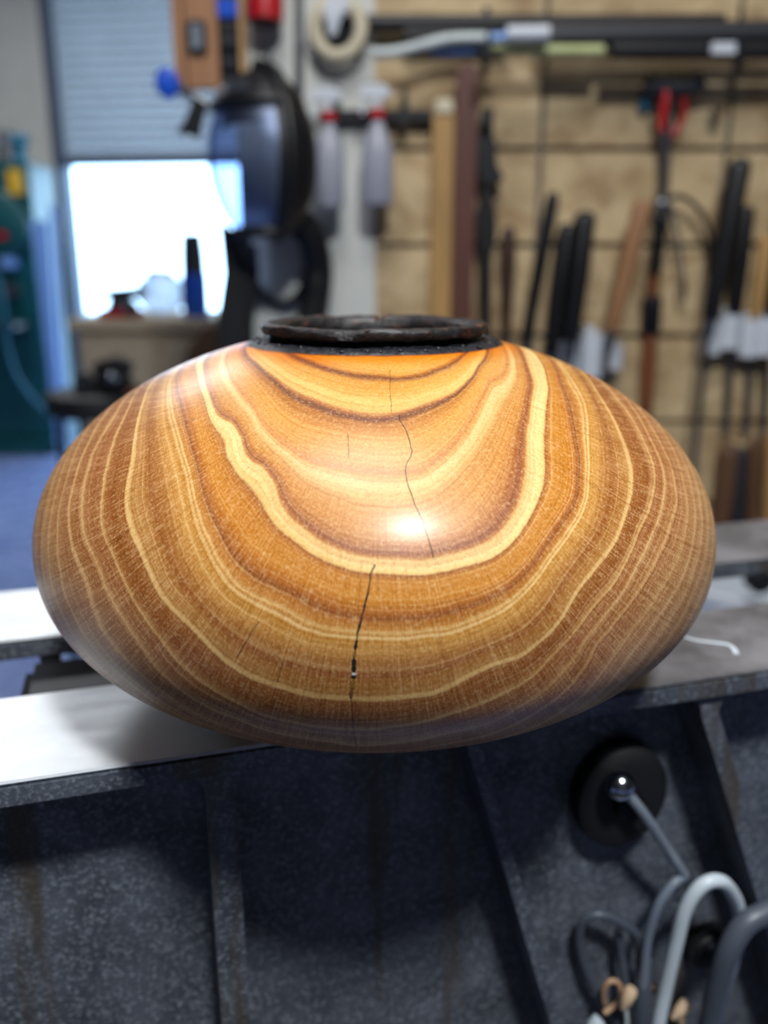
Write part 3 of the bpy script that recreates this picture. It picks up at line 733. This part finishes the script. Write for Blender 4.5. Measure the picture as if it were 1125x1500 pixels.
holder(1124, 465, 520, 'white tube holder at the very end of the row', .0200, YW-.034)

# brown-handled long tool beside the pump
Yb = YW - .02
rt = thing('long_gouge', 'long rust-brown wooden handle with a dark ferrule hanging upside down by the pump', 'tool', at(946, 610, Yb))
MB().turned(at(958,398,Yb), at(956,434,Yb), [(0,.010),(.2,.013),(1,.012)]).build('pommel', 'rust_wood', rt)
MB().turned(at(956,434,Yb), at(953,490,Yb), [(0,.017),(.1,.0195),(.9,.019),(1,.016)]).build('ferrule', 'dark_metal', rt)
MB().turned(at(953,490,Yb), at(943,640,Yb), [(0,.0135),(.3,.0155),(.8,.0135),(1,.010)]).build('handle', 'rust_wood', rt)
# hand pump
Yp = YW - .035
pm = thing('hand_pump', 'chrome hand pump with curved black handle, red lever and black hose', 'pump', at(968, 300, Yp))
MB().tube([at(946,122,Yp), at(962,127,Yp), at(988,128,Yp), at(1012,125,Yp), at(1028,118,Yp)], .0185, 14).build('grip', 'grip_grey', pm)
MB().prism([at(x,y,Yp-.012) for x,y in ((968,140),(984,138),(984,158),(974,196),(966,196),(962,160))], (0,.02,0)).build('lever_bracket', 'chrome', pm, smooth=False, bevel=.002)
MB().tube([at(976,134,Yp-.014), at(974,150,Yp-.016), at(970,175,Yp-.014), at(968,192,Yp-.012)], .008, 10).build('lever', 'red_plastic', pm)
MB().tube([at(1000,140,Yp), at(1003,160,Yp), at(997,182,Yp), at(984,198,Yp), at(970,196,Yp)], .0055, 10).build('trigger_loop', 'red_plastic', pm)
MB().turned(at(978,140,Yp), at(970,292,Yp), [(0,.010),(.4,.0095),(.41,.0085),(1,.0085)], 16).build('rod', 'grey_metal', pm)
MB().turned(at(984,150,Yp+.012), at(976,292,Yp+.012), [(0,.004),(1,.004)], 10).build('guide_rod', 'chrome', pm)
MB().ball(at(969,300,Yp), .0165).build('valve_block', 'grey_metal', pm)
MB().ball(at(967,322,Yp), (.018,.016,.026)).build('valve_boot', 'black_rubber', pm)
MB().turned(at(968,310,Yp), at(961,398,Yp), [(0,.014),(.2,.0125),(1,.0115)]).build('barrel', 'dark_metal', pm)
MB().tube([at(972,293,Yp), at(995,288,Yp), at(1020,303,Yp), at(1036,330,Yp), at(1042,365,Yp), at(1038,400,Yp)], .0052, 10).build('hose', 'black_rubber', pm)
MB().tube([at(982,300,Yp), at(991,340,Yp), at(998,385,Yp), at(1001,415,Yp)], .0036, 10).build('thin_hose', 'dark_cable', pm)
MB().turned(at(1000,412,Yp), at(1002,440,Yp), [(0,.006),(.5,.0065),(.55,.0045),(1,.004)], 14).build('nozzle', 'chrome', pm)
MB().turned(at(943,140,Yp+.02), at(944,164,Yp+.02), [(0,.006),(.3,.009),(.7,.009),(1,.005)], 14).build('gauge_knob', 'teal_cord', pm)
MB().bar(at(946,146,Yp+.012), at(966,144,Yp+.006), .004).build('gauge_arm', 'grey_metal', pm)

# boards against the wall
def board(name, label, x0, x1, top, bot, mat, Y, th, rnd):
    a0, a1 = at(x0, top, Y), at(x1, top, Y); b0, b1 = at(x0, bot, Y), at(x1, bot, Y)
    w = a1.x - a0.x; xm = (a0.x + a1.x) / 2; n = 10
    poly = [(xm + w/2*math.cos(math.pi*k/n), Y, a0.z - rnd + rnd*math.sin(math.pi*k/n)) for k in range(n+1)] + [(a0.x, Y, b0.z), (a1.x, Y, b0.z)]
    return tag(MB().prism(poly, (0, th, 0)).build(name, mat, smooth=False, bevel=.002), label, 'board')
board('wood_board', 'tall pale wooden board standing against the strand-board wall', 634, 674, 160, 800, 'pale_wood', YW - .031, .030, .003)
board('wood_board', 'tall reddish-brown board with rounded top beside the pale board', 670, 702, 92, 800, 'red_wood', YW - .060, .028, .02)
tag(MB().box(at(638,166,YW-.036), at(664,144,YW-.036) + Vector((0,.03,0))).build('end_block', 'cream_tape', smooth=False, bevel=.002), 'small pale block sitting atop the pale wooden board', 'block')
# black clamp
Yc = YW - .03
cl = thing('bar_clamp', 'black bar clamp hanging between reddish board and dark handle', 'clamp', at(712, 490, Yc))
MB().bar(at(714,158,Yc), at(711,500,Yc), .022, .010).build('bar', 'black_plastic', cl, smooth=False, bevel=.001)
MB().prism([at(x,y,Yc-.014) for x,y in ((705,165),(716,155),(722,168),(720,190),(727,210),(728,240),(740,262),(722,272),(706,272),(700,250),(698,205),(704,190))], (0,.028,0)).build('jaw', 'black_plastic', cl, smooth=False, bevel=.003)
MB().prism([at(x,y,Yc-.012) for x,y in ((699,298),(726,296),(728,345),(722,372),(704,376),(698,340))], (0,.024,0)).build('sliding_jaw', 'black_plastic', cl, smooth=False, bevel=.003)
MB().turned(at(709,376,Yc-.006), at(709,440,Yc-.006), [(0,.006),(.2,.009),(.8,.008),(1,.006)], 12).build('grip', 'black_rubber', cl)
MB().turned(at(712,190,Yc-.014), at(712,190,Yc-.020), [(0,.012),(1,.010)], 16).build('pivot', 'dark_metal', cl)
# hanging rail with hooks
Yr = 1.81
hr = thing('hook_rail', 'black hanging rail with upright hooks fixed across white wall and strand board', 'rail', at(560, 175, Yr))
MB().box(at(468,178,Yr), at(636,160,Yr) + Vector((0,.030,0))).build('rail_bar', 'black_plastic', hr, smooth=False, bevel=.003)
for x in (492, 592):
    MB().prism([at(px,py,Yr-.012) for px,py in ((x-7,184),(x+7,184),(x+6,150),(x+3,122),(x-2,122),(x-4,150))], (0,.016,0)).build('hook', 'black_plastic', hr, smooth=False, bevel=.002)
for x in (475, 556):
    MB().tube([at(x,166,Yr), at(x,166,Yr-.008), at(x,160,Yr-.010)], .003, 10).build('peg', 'black_plastic', hr)
def bottle(px, top, bot, label, w):
    Y = Yr - .038
    a, b = at(px, top, Y), at(px, bot, Y)
    o = thing('spray_bottle', label, 'bottle', b, 'spray bottles on the hook rail')
    h = a.z - b.z
    MB().turned(b, a, [(0,w*.9),(.02,w),(.5,w),(.68,w*.97),(.82,w*.68),(.94,w*.42),(1,w*.40)], 28, .8).build('bottle_body', 'bottle_body', o)
    MB().turned(a, a + Vector((0,0,.017)), [(0,w*.5),(.9,w*.5),(1,w*.42)], 20).build('collar', 'red_plastic', o)
    c = a + Vector((0,0,.017))
    hd = MB(); hd.turned(c, c + Vector((0,0,.02)), [(0,w*.30),(1,w*.28)], 14)
    hd.prism([c + Vector(q) for q in ((-.030,-.008,.018),(.022,-.008,.018),(.026,-.008,.030),(.012,-.008,.042),(-.020,-.008,.042),(-.032,-.008,.034))], (0,.016,0))
    hd.build('spray_head', 'white_plastic', o, smooth=False, bevel=.001)
    MB().prism([c + Vector(q) for q in ((-.024,-.005,.020),(-.018,-.005,.020),(-.026,-.005,-.012),(-.032,-.005,-.010))], (0,.010,0)).build('trigger', 'white_plastic', o, smooth=False, bevel=.001)
bottle(482, 178, 304, 'translucent spray bottle with red collar hanging on the white wall', .029)
bottle(553, 174, 300, 'translucent spray bottle with red collar hanging where white wall meets strand board', .030)
# pipe rack at the top
Yt = 1.76
for x in (712, 1084):
    r = thing('rack_bracket', 'dark steel rack bracket carrying the long tubes' + (' beside the reddish board' if x < 900 else ' above the black tool handles'), 'bracket', at(x, 92, YW))
    MB().box(at(x-6,100,1.832), at(x+6,10,1.832) + Vector((0,.009,0))).build('wall_plate', 'dark_metal', r, smooth=False)
    MB().bar(at(x,88,1.838), at(x,88,1.69), .012, .014).build('arm', 'dark_metal', r, smooth=False)
    MB().bar(at(x,93,1.694), at(x,62,1.694), .012, .006).build('end_stop', 'dark_metal', r, smooth=False)
def pipe(name, label, pts, r, mat, Y, cat='tube'):
    return tag(MB().tube([at(x, y, Y) for x, y in pts], r, 14, 6).build(name, mat), label, cat)
pipe('long_tube', 'long black tube lying topmost on the wall rack', [(530,34),(800,34),(1060,33)], .0150, 'black_plastic', 1.812)
pipe('long_tube', 'thick black tube on the rack, end near the rack bracket over the tools', [(790,55),(1000,52),(1300,47)], .0235, 'grip_grey', 1.775)
pipe('long_tube', 'black tube under the thick one on the wall rack', [(895,73),(1080,74),(1300,74)], .0150, 'black_plastic', 1.745)
pipe('long_tube', 'short black tube below the topmost tube, in shadow', [(592,50),(690,51),(745,52)], .0110, 'black_plastic', 1.80)
pipe('green_tube', 'pale yellow-green tube lying on the wall rack', [(720,73),(800,74),(884,74)], .0095, 'green_tube', 1.755)
pipe('white_hose', 'white curved hose end drooping from the wall rack', [(545,78),(580,76),(620,66),(660,57),(712,55)], .0092, 'white_hose', 1.765)
pipe('blue_grey_rod', 'pale blue-grey rod below the white curved hose', [(632,77),(660,76),(698,75)], .006, 'pale_blue_sheet', 1.785)
w1 = thing('labelled_tube', 'short bright white capped tube on the rack above the green tube', 'tube', at(770, 50, 1.72))
MB().tube([at(718,56,1.725), at(745,54,1.725)], .0085, 14).build('cap', 'pale_blue_sheet', w1)
MB().tube([at(742,50,1.725), at(804,49,1.725)], .0135, 16).build('sleeve', 'white_plastic', w1)
tag(MB().box(at(1042,78,1.724), at(1086,62,1.724) + Vector((0,.006,0))).build('paper_tag', 'white_plastic', smooth=False), 'small white paper tag stuck to the black tubes', 'tag')
# tape ring and rag
Yq = 1.80
tr = thing('tape_roll', 'large cream ring of tape hanging at the top of the white wall', 'tape', at(495, 45, Yq))
MB().tube([at(495 + 34*math.cos(a), 42 + 40*math.sin(a), Yq) for a in [2*math.pi*k/14 for k in range(14)]], .0135, 12, 4, closed=True).build('ring', 'cream_tape', tr)
MB().turned(at(495,42,Yq+.03), at(495,42,Yq+.012), [(0,.034),(1,.034)], 28).build('core', 'grip_grey', tr)
rg = MB()
rg.prism([at(x,y,Yq-.03) for x,y in ((478,-8),(512,-10),(510,14),(498,28),(490,54),(482,56),(480,36),(474,18))], (0,.016,0))
tag(rg.build('rag', 'white_plastic', smooth=True, bevel=.005), 'white rag draped through the cream tape ring', 'rag')
# red canister and chain
Yd = 1.80
rc = thing('red_canister', 'red canister mounted high on the white wall', 'canister', at(388, 34, Yd))
MB().turned(at(388,34,Yd-.005), at(388,-90,Yd-.005), [(0,.028),(.03,.034),(.8,.034),(.95,.024),(1,.014)], 26).build('canister_body', 'red_plastic', rc)
MB().turned(at(388,37,Yd-.005), at(388,32,Yd-.005), [(0,.026),(1,.029)], 24).build('base_cap', 'black_plastic', rc)
chain = thing('hanging_chain', 'short metal chain hanging below the red canister', 'chain', at(394, 112, 1.825))
for k in range(6):
    c = at(394, 66 + 9*k, 1.826); x = k % 2
    MB().tube([c + Vector(((.004*math.cos(a)) if x else 0, 0 if x else .004*math.cos(a), .0085*math.sin(a))) for a in [2*math.pi*q/8 for q in range(8)]], .0014, 6, 2, closed=True).build('link', 'grey_metal', chain)
cd = thing('conduit_pipe', 'thin grey conduit pipe running down the white wall', 'pipe', at(438, 150, 1.825))
MB().turned(at(438,158,1.825), at(438,-200,1.825), [(0,.0085),(1,.0085)], 16).build('pipe', 'grey_metal', cd)
for y in (60, -60):
    MB().box(at(431,y+3,1.815), at(445,y-3,1.815) + Vector((0,.022,0))).build('clip', 'grey_metal', cd, smooth=False)
# wooden cabinet on the end of the white wall
Yk = 1.80
kb = thing('wall_cabinet', 'tan wooden wall cabinet with a grey recessed handle above the helmet', 'cabinet', at(300, 132, Yk))
ZT2 = at(300,-260,Yk).z
kc0, kc1 = at(257,130,Yk), at(322,130,Yk); kc1.z = ZT2
MB().box((kc0.x, Yk, kc0.z), (kc1.x, Yk + .03, kc1.z)).build('carcass', 'cabinet_wood', kb, smooth=False, bevel=.003)
MB().box(at(272,130,Yk-.006), Vector((at(275,130,Yk-.006).x, Yk+.001, ZT2 - .01))).build('door_seam', 'brown_wood', kb, smooth=False)
MB().box(at(274,78,Yk-.010), at(301,28,Yk-.010) + Vector((0,.011,0))).build('handle_plate', 'grip_grey', kb, smooth=False, bevel=.004)
MB().box(at(280,72,Yk-.013), at(295,34,Yk-.013) + Vector((0,.004,0))).build('handle_pull', 'satin_steel', kb, smooth=False, bevel=.002)
e0, e1 = at(352,128,Yk), at(360,128,Yk); e1.z = ZT2
MB().box((e0.x, Yk+.01, e0.z), (e1.x, Yk + .04, e1.z)).build('edge_strip', 'pale_wood', kb, smooth=False)
f0, f1 = at(322,130,Yk), at(353,130,Yk); f1.z = ZT2
MB().box((f0.x, Yk+.028, f0.z), (f1.x, Yk + .04, f1.z)).build('back_panel', 'grip_grey', kb, smooth=False)
for k, (y0, y1, m_) in enumerate(((128,112,'grip_grey'),(110,98,'dark_metal'),(96,84,'grip_grey'),(82,70,'dark_metal'),(66,52,'grip_grey'),(50,30,'black_plastic'),(26,-4,'blue_plastic'))):
    a, b = at(323,y0,Yk+.005), at(352,y1,Yk+.005); a.x = f0.x + .001; b.x = e0.x - .001
    tag(MB().box((a.x, a.y, a.z), (b.x, Yk+.0275, b.z)).build('storage_case', m_, smooth=False, bevel=.003), ['dark grey slim case, lowest in the cabinet side rack','dark metal case above the lowest slim case','grey slim case third up in the side rack','dark metal case fourth up in the side rack','grey case below the black one in the side rack','black case under the blue one in the side rack','blue case high in the cabinet side rack'][k], 'case', 'cases racked in the cabinet side')

# face-shield helmet with hose
Yh = 1.71
hc = at(384, 234, Yh)
hel = thing('respirator_helmet', 'black powered respirator helmet with clear face shield and breathing hose, hung by the white wall', 'helmet', at(385, 345, Yh))
def dome(name, mat, c, r, tilt, th0, th1, ph0, ph1, thick, nth=20, nph=28):
    R_ = Matrix.Rotation(tilt, 3, 'Z'); vs = []; fs = []
    for layer in (0, 1):
        rr = Vector(r) - Vector((thick,)*3) * layer
        for i in range(nth+1):
            t = th0 + (th1-th0)*i/nth
            for k in range(nph+1):
                p = ph0 + (ph1-ph0)*k/nph
                vs.append(c + R_ @ Vector((rr.x*math.sin(t)*math.sin(p), -rr.y*math.sin(t)*math.cos(p), rr.z*math.cos(t))))
    w = nph+1; o2 = (nth+1)*w
    for i in range(nth):
        for k in range(nph):
            q = (i*w+k, i*w+k+1, (i+1)*w+k+1, (i+1)*w+k); fs += [q, tuple(o2+z for z in q[::-1])]
    for i in range(nth):
        for k in (0, nph): fs.append((i*w+k, (i+1)*w+k, o2+(i+1)*w+k, o2+i*w+k))
    for k in range(nph):
        for i in (0, nth): fs.append((i*w+k, i*w+k+1, o2+i*w+k+1, o2+i*w+k))
    return MB().add(vs, fs).build(name, mat, hel, angle=50)
TL = math.radians(-32)
dome('inner_hood', 'grip_grey', hc + Vector((.010,.008,0)), (.082, .064, .130), TL, .25, math.pi*.85, math.radians(52), math.radians(150), .005)
dome('head_harness', 'black_plastic', hc + Vector((0,.0,.0)), (.088, .070, .132), TL, math.pi*.26, math.pi*.36, math.radians(-80), math.radians(80), .006)
dome('rear_shell', 'black_plastic', hc, (.110, .086, .150), TL, .05, math.pi*.92, math.radians(50), math.radians(130), .006)
dome('crown', 'black_plastic', hc, (.112, .088, .152), TL, .0, math.pi*.30, math.radians(-95), math.radians(110), .008)
dome('crown_highlight', 'grey_metal', hc + Vector((-.004,-.004,.004)), (.115, .090, .152), TL, math.pi*.20, math.pi*.27, math.radians(-100), math.radians(20), .004)  # pale highlight along the crown, made as a lighter grey band
dome('face_shield', 'visor_glass', hc, (.108, .088, .148), TL, math.pi*.30, math.pi*.80, math.radians(-80), math.radians(62), .002)
R_ = Matrix.Rotation(TL, 3, 'Z')
def hpnt(t, p, k=1.0): return hc + R_ @ Vector((.111*k*math.sin(t)*math.sin(p), -.089*k*math.sin(t)*math.cos(p), .151*k*math.cos(t)))
loop = []
t0, t1, p0, p1 = math.pi*.30, math.pi*.82, math.radians(-82), math.radians(64)
for k in range(6): loop.append(hpnt(t0, p0 + (p1-p0)*k/6))
for k in range(6): loop.append(hpnt(t0 + (t1-t0)*k/6, p1))
for k in range(6): loop.append(hpnt(t1, p1 + (p0-p1)*k/6))
MB().tube(loop, .011, 10, 4).build('shield_frame', 'black_plastic', hel)
MB().tube([hpnt(t0, p1, .98), hpnt(t0*.5, p1*1.1, 1.0), hpnt(.05, 0, 1.02)], .015, 10).build('top_strap', 'black_plastic', hel)
MB().tube([at(383,140,Yh+.04), at(384,118,Yh+.06), at(386,118,1.83)], .007, 10).build('hanging_hook', 'black_plastic', hel)
kn = at(246, 122, Yh - .02)
MB().turned(kn + Vector((.0,.008,0)), kn + Vector((0,-.010,0)), [(0,.018),(.2,.021),(.8,.021),(1,.017)], 20, 1.25).build('adjust_knob', 'blue_plastic', hel)
MB().tube([kn, at(262,130,Yh-.01), at(285,142,Yh), at(310,158,Yh)], .0095, 10).build('knob_arm', 'grey_metal', hel)
MB().prism([at(x,y,Yh-.015) for x,y in ((284,138),(302,150),(294,178),(290,204),(276,196),(256,196),(270,176))], (0,.024,0)).build('ear_flap', 'black_plastic', hel, smooth=False, bevel=.004)
MB().tube([at(430,318,1.74), at(455,345,1.76), at(466,390,1.79), at(464,430,1.80), at(452,480,1.80), at(440,560,1.80)], .028, 18, 12, rip=.06).build('breathing_hose', 'black_rubber', hel, angle=80)
MB().tube([at(362,372,1.81), at(372,412,1.82), at(398,440,1.82), at(428,440,1.81), at(448,410,1.79), at(452,370,1.77)], .0085, 12).build('thin_hose', 'black_rubber', hel)
mb = MB()
mb.prism([at(x,y,1.75) for x,y in ((318,318),(345,345),(372,350),(376,400),(368,470),(370,600),(320,600),(316,470),(326,400))], (0,.05,0))
mb.build('neck_drape', 'black_rubber', hel, smooth=True, bevel=.012)

# ---------------------------------------------------------------- wooden handles low on the wall
for k, (a, b, r, m_, lab) in enumerate((((1068,650),(1052,800),.022,'brown_wood','dull brown handle low on the wall beside a dark one'),
        ((1086,655),(1077,800),.0145,'grip_grey','dark grey handle low on the wall between brown handles'),
        ((1108,640),(1098,800),.0155,'brown_wood','second brown handle low on the wall after the dark one'),
        ((1135,630),(1124,800),.018,'pale_wood','pale handle low on the wall at the end'))):
    p0, p1 = at(*a, YW - r - .002), at(*b, YW - r - .002)
    o = thing('spare_handle', lab, 'tool handle', p1, 'handles low on the tool wall')
    MB().turned(p0, p1, [(0,r*.5),(.04,r*.85),(.12,r),(.6,r*.95),(.95,r*.75),(1,r*.7)], 20).build('grip', m_, o)
    MB().turned(p1, p1 + (p1-p0).normalized()*.05, [(0,r*.6),(1,r*.5)], 16).build('ferrule', 'grey_metal', o)

# ---------------------------------------------------------------- left bay: bench, stool, bandsaw
Yn = 3.0
b0, b1 = at(96, 470, Yn), at(330, 470, Yn)
bench = thing('work_bench', 'beige wooden cabinet bench standing in front of the roll-up door', 'bench', ((b0.x+b1.x)/2, Yn+.3, 0))
MB().box((b0.x, Yn, b0.z - .035), (b1.x, Yn + .55, b0.z + .005)).build('bench_top', 'bench_wood', bench, smooth=False, bevel=.004)
MB().box((b0.x + .03, Yn + .03, 0), (b1.x - .03, Yn + .53, b0.z - .034)).build('carcass', 'bench_wood', bench, smooth=False)
for k in range(2):
    xa = b0.x + .045 + k * .27
    dr = MB().box((xa, Yn + .012, .10), (xa + .25, Yn + .031, b0.z - .06)).build('cabinet_door', 'bench_wood', bench, smooth=False, bevel=.003)
    MB().bar((xa + .125, Yn + .004, b0.z - .12), (xa + .125, Yn + .004, b0.z - .22), .012).build('handle', 'dark_metal', dr, smooth=False)
# leaning brown panel
lp = MB().prism([at(x,y,2.9) for x,y in ((262,556),(276,510),(302,478),(330,474),(330,900),(262,900))], (0,.03,0)).build('leather_apron', 'brown_wood', smooth=False, bevel=.004)
tag(lp, 'brown leather panel hanging over the end of the beige bench', 'apron')
zt_ = b0.z + .005
# bottle
bc = at(287, 452, 3.14); bc.z = zt_
bt = thing('water_bottle', 'blue water bottle with dark cap standing on the beige bench', 'bottle', bc)
k3 = 2.40e-3
MB().turned(bc, bc + Vector((0,0,62*k3)), [(0,.042),(.05,.046),(.9,.046),(1,.042)], 24).build('bottle_body', 'blue_plastic', bt)
MB().turned(bc + Vector((0,0,62*k3)), bc + Vector((0,0,118*k3)), [(0,.042),(.4,.041),(.8,.037),(.95,.034),(1,.026)], 24).build('cap', 'grip_grey', bt)
# vise-like tool
vc = at(178, 455, 3.12); vc.z = zt_
vz = thing('bench_tool', 'dark bench tool with wide flat top and red base on the beige bench', 'tool', vc)
MB().box(vc + Vector((-.07,-.05,0)), vc + Vector((.07,.05,.03))).build('base', 'red_plastic', vz, smooth=False, bevel=.006)
MB().turned(vc + Vector((0,0,.03)), vc + Vector((0,0,.07)), [(0,.05),(1,.035)], 18).build('column', 'dark_metal', vz)
MB().prism([vc + Vector(q) for q in ((-.09,-.04,.078),(-.03,-.04,.066),(.06,-.04,.062),(.10,-.04,.078),(.07,-.04,.105),(-.02,-.04,.098))], (0,.08,0)).build('head', 'black_plastic', vz, smooth=False, bevel=.005)
MB().turned(vc + Vector((.05,-.04,.035)), vc + Vector((.05,-.075,.035)), [(0,.025),(1,.022)], 18).build('dial', 'grey_metal', vz)
# plastic bag
gc = at(236, 430, 3.36)
gb = MB(); random.seed(11)
vs = []; fs = []
for i in range(11):
    t = math.pi*i/10
    for k in range(18):
        a = 2*math.pi*k/18; w = 1 + .22*random.uniform(-1,1)
        vs.append((gc.x + .085*w*math.sin(t)**.7*math.cos(a), gc.y + .05*w*math.sin(t)**.7*math.sin(a), zt_ + .075 + .075*math.cos(t)*(-1)*(1 if i < 5 else w)))
for i in range(10):
    for k in range(18): fs.append((i*18+k, i*18+(k+1)%18, (i+1)*18+(k+1)%18, (i+1)*18+k))
mn = min(v[2] for v in vs); vs = [(x, y, z - mn + zt_) for x, y, z in vs]
tag(gb.add(vs, fs).build('plastic_bag', 'clear_bag', angle=70), 'crumpled clear plastic bag on the beige bench beside the blue bottle', 'bag')
# stool
Ys = 2.35
s0, s1 = at(70, 585, Ys + .1), at(222, 585, Ys + .1)
sc = Vector(((s0.x + s1.x)/2, Ys + .10, 0)); sz = at(140, 580, Ys).z; sr = (s1.x - s0.x)/2
st = thing('shop_stool', 'black round shop stool standing in front of the beige bench', 'stool', sc)
MB().turned(sc + Vector((0,0,sz-.065)), sc + Vector((0,0,sz)), [(0,sr*.90),(.15,sr*.98),(.75,sr),(.93,sr*.97),(1,sr*.90)], 36).build('seat', 'black_rubber', st)
for k in range(4):
    a = math.pi/4 + k*math.pi/2
    d = Vector((math.cos(a), math.sin(a), 0))
    MB().turned(sc + d*(sr*.80) + Vector((0,0,sz-.06)), sc + d*(sr*1.05), [(0,.012),(1,.012)], 12).build('leg', 'black_plastic', st)
MB().tube([sc + Vector((sr*.93*math.cos(2*math.pi*k/14), sr*.93*math.sin(2*math.pi*k/14), .28)) for k in range(14)], .009, 10, 3, closed=True).build('foot_ring', 'dark_metal', st)
# things on the stool
g0 = at(162, 566, Ys + .06); g0.z = sz
dg = thing('power_tool', 'black power tool with a shiny round end lying on the stool seat', 'power tool', g0)
MB().box(g0 + Vector((-.05,-.03,.0)), g0 + Vector((.062,.04,.045))).build('tool_body', 'black_plastic', dg, smooth=False, bevel=.012)
MB().prism([g0 + Vector(q) for q in ((-.045,-.02,.044),(.055,-.02,.044),(.065,-.02,.085),(.02,-.02,.098),(-.04,-.02,.085))], (0,.05,0)).build('motor_housing', 'black_rubber', dg, smooth=False, bevel=.008)
MB().turned(g0 + Vector((.018,-.03,.042)), g0 + Vector((.018,-.05,.042)), [(0,.018),(.7,.016),(1,.010)], 18).build('chuck', 'chrome', dg)
g1 = at(123, 566, Ys + .05); g1.z = sz
bx = thing('battery_pack', 'small dark battery pack beside the power tool on the stool', 'battery', g1)
MB().box(g1 + Vector((-.022,-.03,0)), g1 + Vector((.022,.03,.048))).build('case', 'grip_grey', bx, smooth=False, bevel=.006)
MB().box(g1 + Vector((-.014,-.02,.046)), g1 + Vector((.014,.02,.056))).build('terminal_block', 'black_plastic', bx, smooth=False, bevel=.002)
g2 = at(205, 572, Ys + .04); g2.z = sz
tag(MB().turned(g2 + Vector((-.03,-.03,.009)), g2 + Vector((.06,-.01,.009)), [(0,.006),(.1,.009),(.9,.009),(1,.006)], 12).build('marker_pen', 'rust_wood'), 'reddish-brown marker lying on the stool seat', 'pen')
# bandsaw
Yg = 5.3
q0, q1 = at(-70, 640, Yg), at(52, 640, Yg)
gc = Vector(((q0.x+q1.x)/2, Yg, 0))
bs = thing('bandsaw', 'tall dark teal bandsaw standing left of the roll-up door', 'bandsaw', gc)
zt2 = at(20, 232, Yg).z
poly = [(-80,236),(40,236),(48,320),(58,440),(72,560),(86,644),(-80,644)]
MB().prism([at(x, y, Yg) for x, y in poly], (0, .40, 0)).build('frame_body', 'teal_paint', bs, smooth=False, bevel=.015)
MB().box((q0.x, Yg-.05, 0), (q1.x+.14, Yg+.44, .10)).build('plinth', 'teal_paint', bs, smooth=False, bevel=.01)
wg = at(-6, 330, Yg)
MB().turned((wg.x, Yg+.01, wg.z), (wg.x, Yg-.05, wg.z), [(0,.20),(.8,.20),(1,.18)], 36).build('wheel_guard', 'teal_paint', bs)
ta = at(-40, 470, Yg); tb = at(46, 470, Yg)
MB().box((ta.x, Yg-.26, ta.z-.03), (tb.x, Yg+.01, ta.z)).build('saw_table', 'dark_metal', bs, smooth=False, bevel=.005)
yl0, yl1 = at(13, 284, Yg-.06), at(27, 248, Yg-.06)
MB().box((yl0.x, Yg-.056, yl0.z), (yl1.x, Yg+.005, yl1.z)).build('warning_label', 'yellow_label', bs, smooth=False)
tk = at(32, 236, Yg+.15)
MB().turned((tk.x, tk.y, zt2-.05), (tk.x, tk.y, zt2+.14), [(0,.05),(.2,.03),(.7,.03),(.8,.055),(1,.05)], 18).build('tension_knob', 'teal_cord', bs)
tk = at(12, 236, Yg+.15)
MB().turned((tk.x, tk.y, zt2-.05), (tk.x, tk.y, zt2+.16), [(0,.07),(.5,.06),(1,.05)], 18).build('top_cap', 'grey_metal', bs)
for k, (px, py, s_) in enumerate(((16, 385, .045), (18, 425, .05), (8, 345, .04))):
    c = at(px, py, Yg)
    MB().box((c.x-s_, Yg-.06, c.z-s_*.7), (c.x+s_, Yg+.01, c.z+s_*.7)).build('control_box', ['pale_blue_sheet', 'grey_metal', 'red_plastic'][k], bs, smooth=False, bevel=.01)
# plastic sheet rolled next to it
Yv = 5.16
sh = thing('sheet_stack', 'tall pale blue plastic sheets leaning beside the teal bandsaw', 'sheet', at(84, 640, Yv))
for k, (poly, m_) in enumerate((([(44,322),(70,324),(94,664),(84,664)], 'pale_blue_sheet'), ([(72,300),(82,302),(100,664),(95,664)], 'pale_blue_sheet'))):
    MB().prism([at(x, y, Yv - k*.05) for x, y in poly], (0, .02, 0)).build('sheet', m_, sh, smooth=False)
c_pts = [(-6,400),(4,440),(10,500),(22,545),(45,580),(70,605)]
tag(MB().tube([at(x, y, 4.6) for x, y in c_pts], .010, 10).build('air_hose', 'teal_cord'), 'teal air hose hanging in a curve beside the bandsaw', 'hose')

# unseen rubber mat, added to cut bounce light on the vessel's underside
mt = thing('floor_bounce_mat', 'unseen black ribbed mat in front of the lathe, added to cut bounce light', 'mat', (.1, -.45, 0))
MB().box((-1.2, -1.35, 0), (1.6, .28, .012)).build('bounce_blocker', 'black_rubber', mt, smooth=False, bevel=.003)
for k in range(12):
    y = -1.28 + k * .13
    MB().box((-1.15, y, .0115), (1.55, y + .05, .016)).build('rib', 'black_rubber', mt, smooth=False)
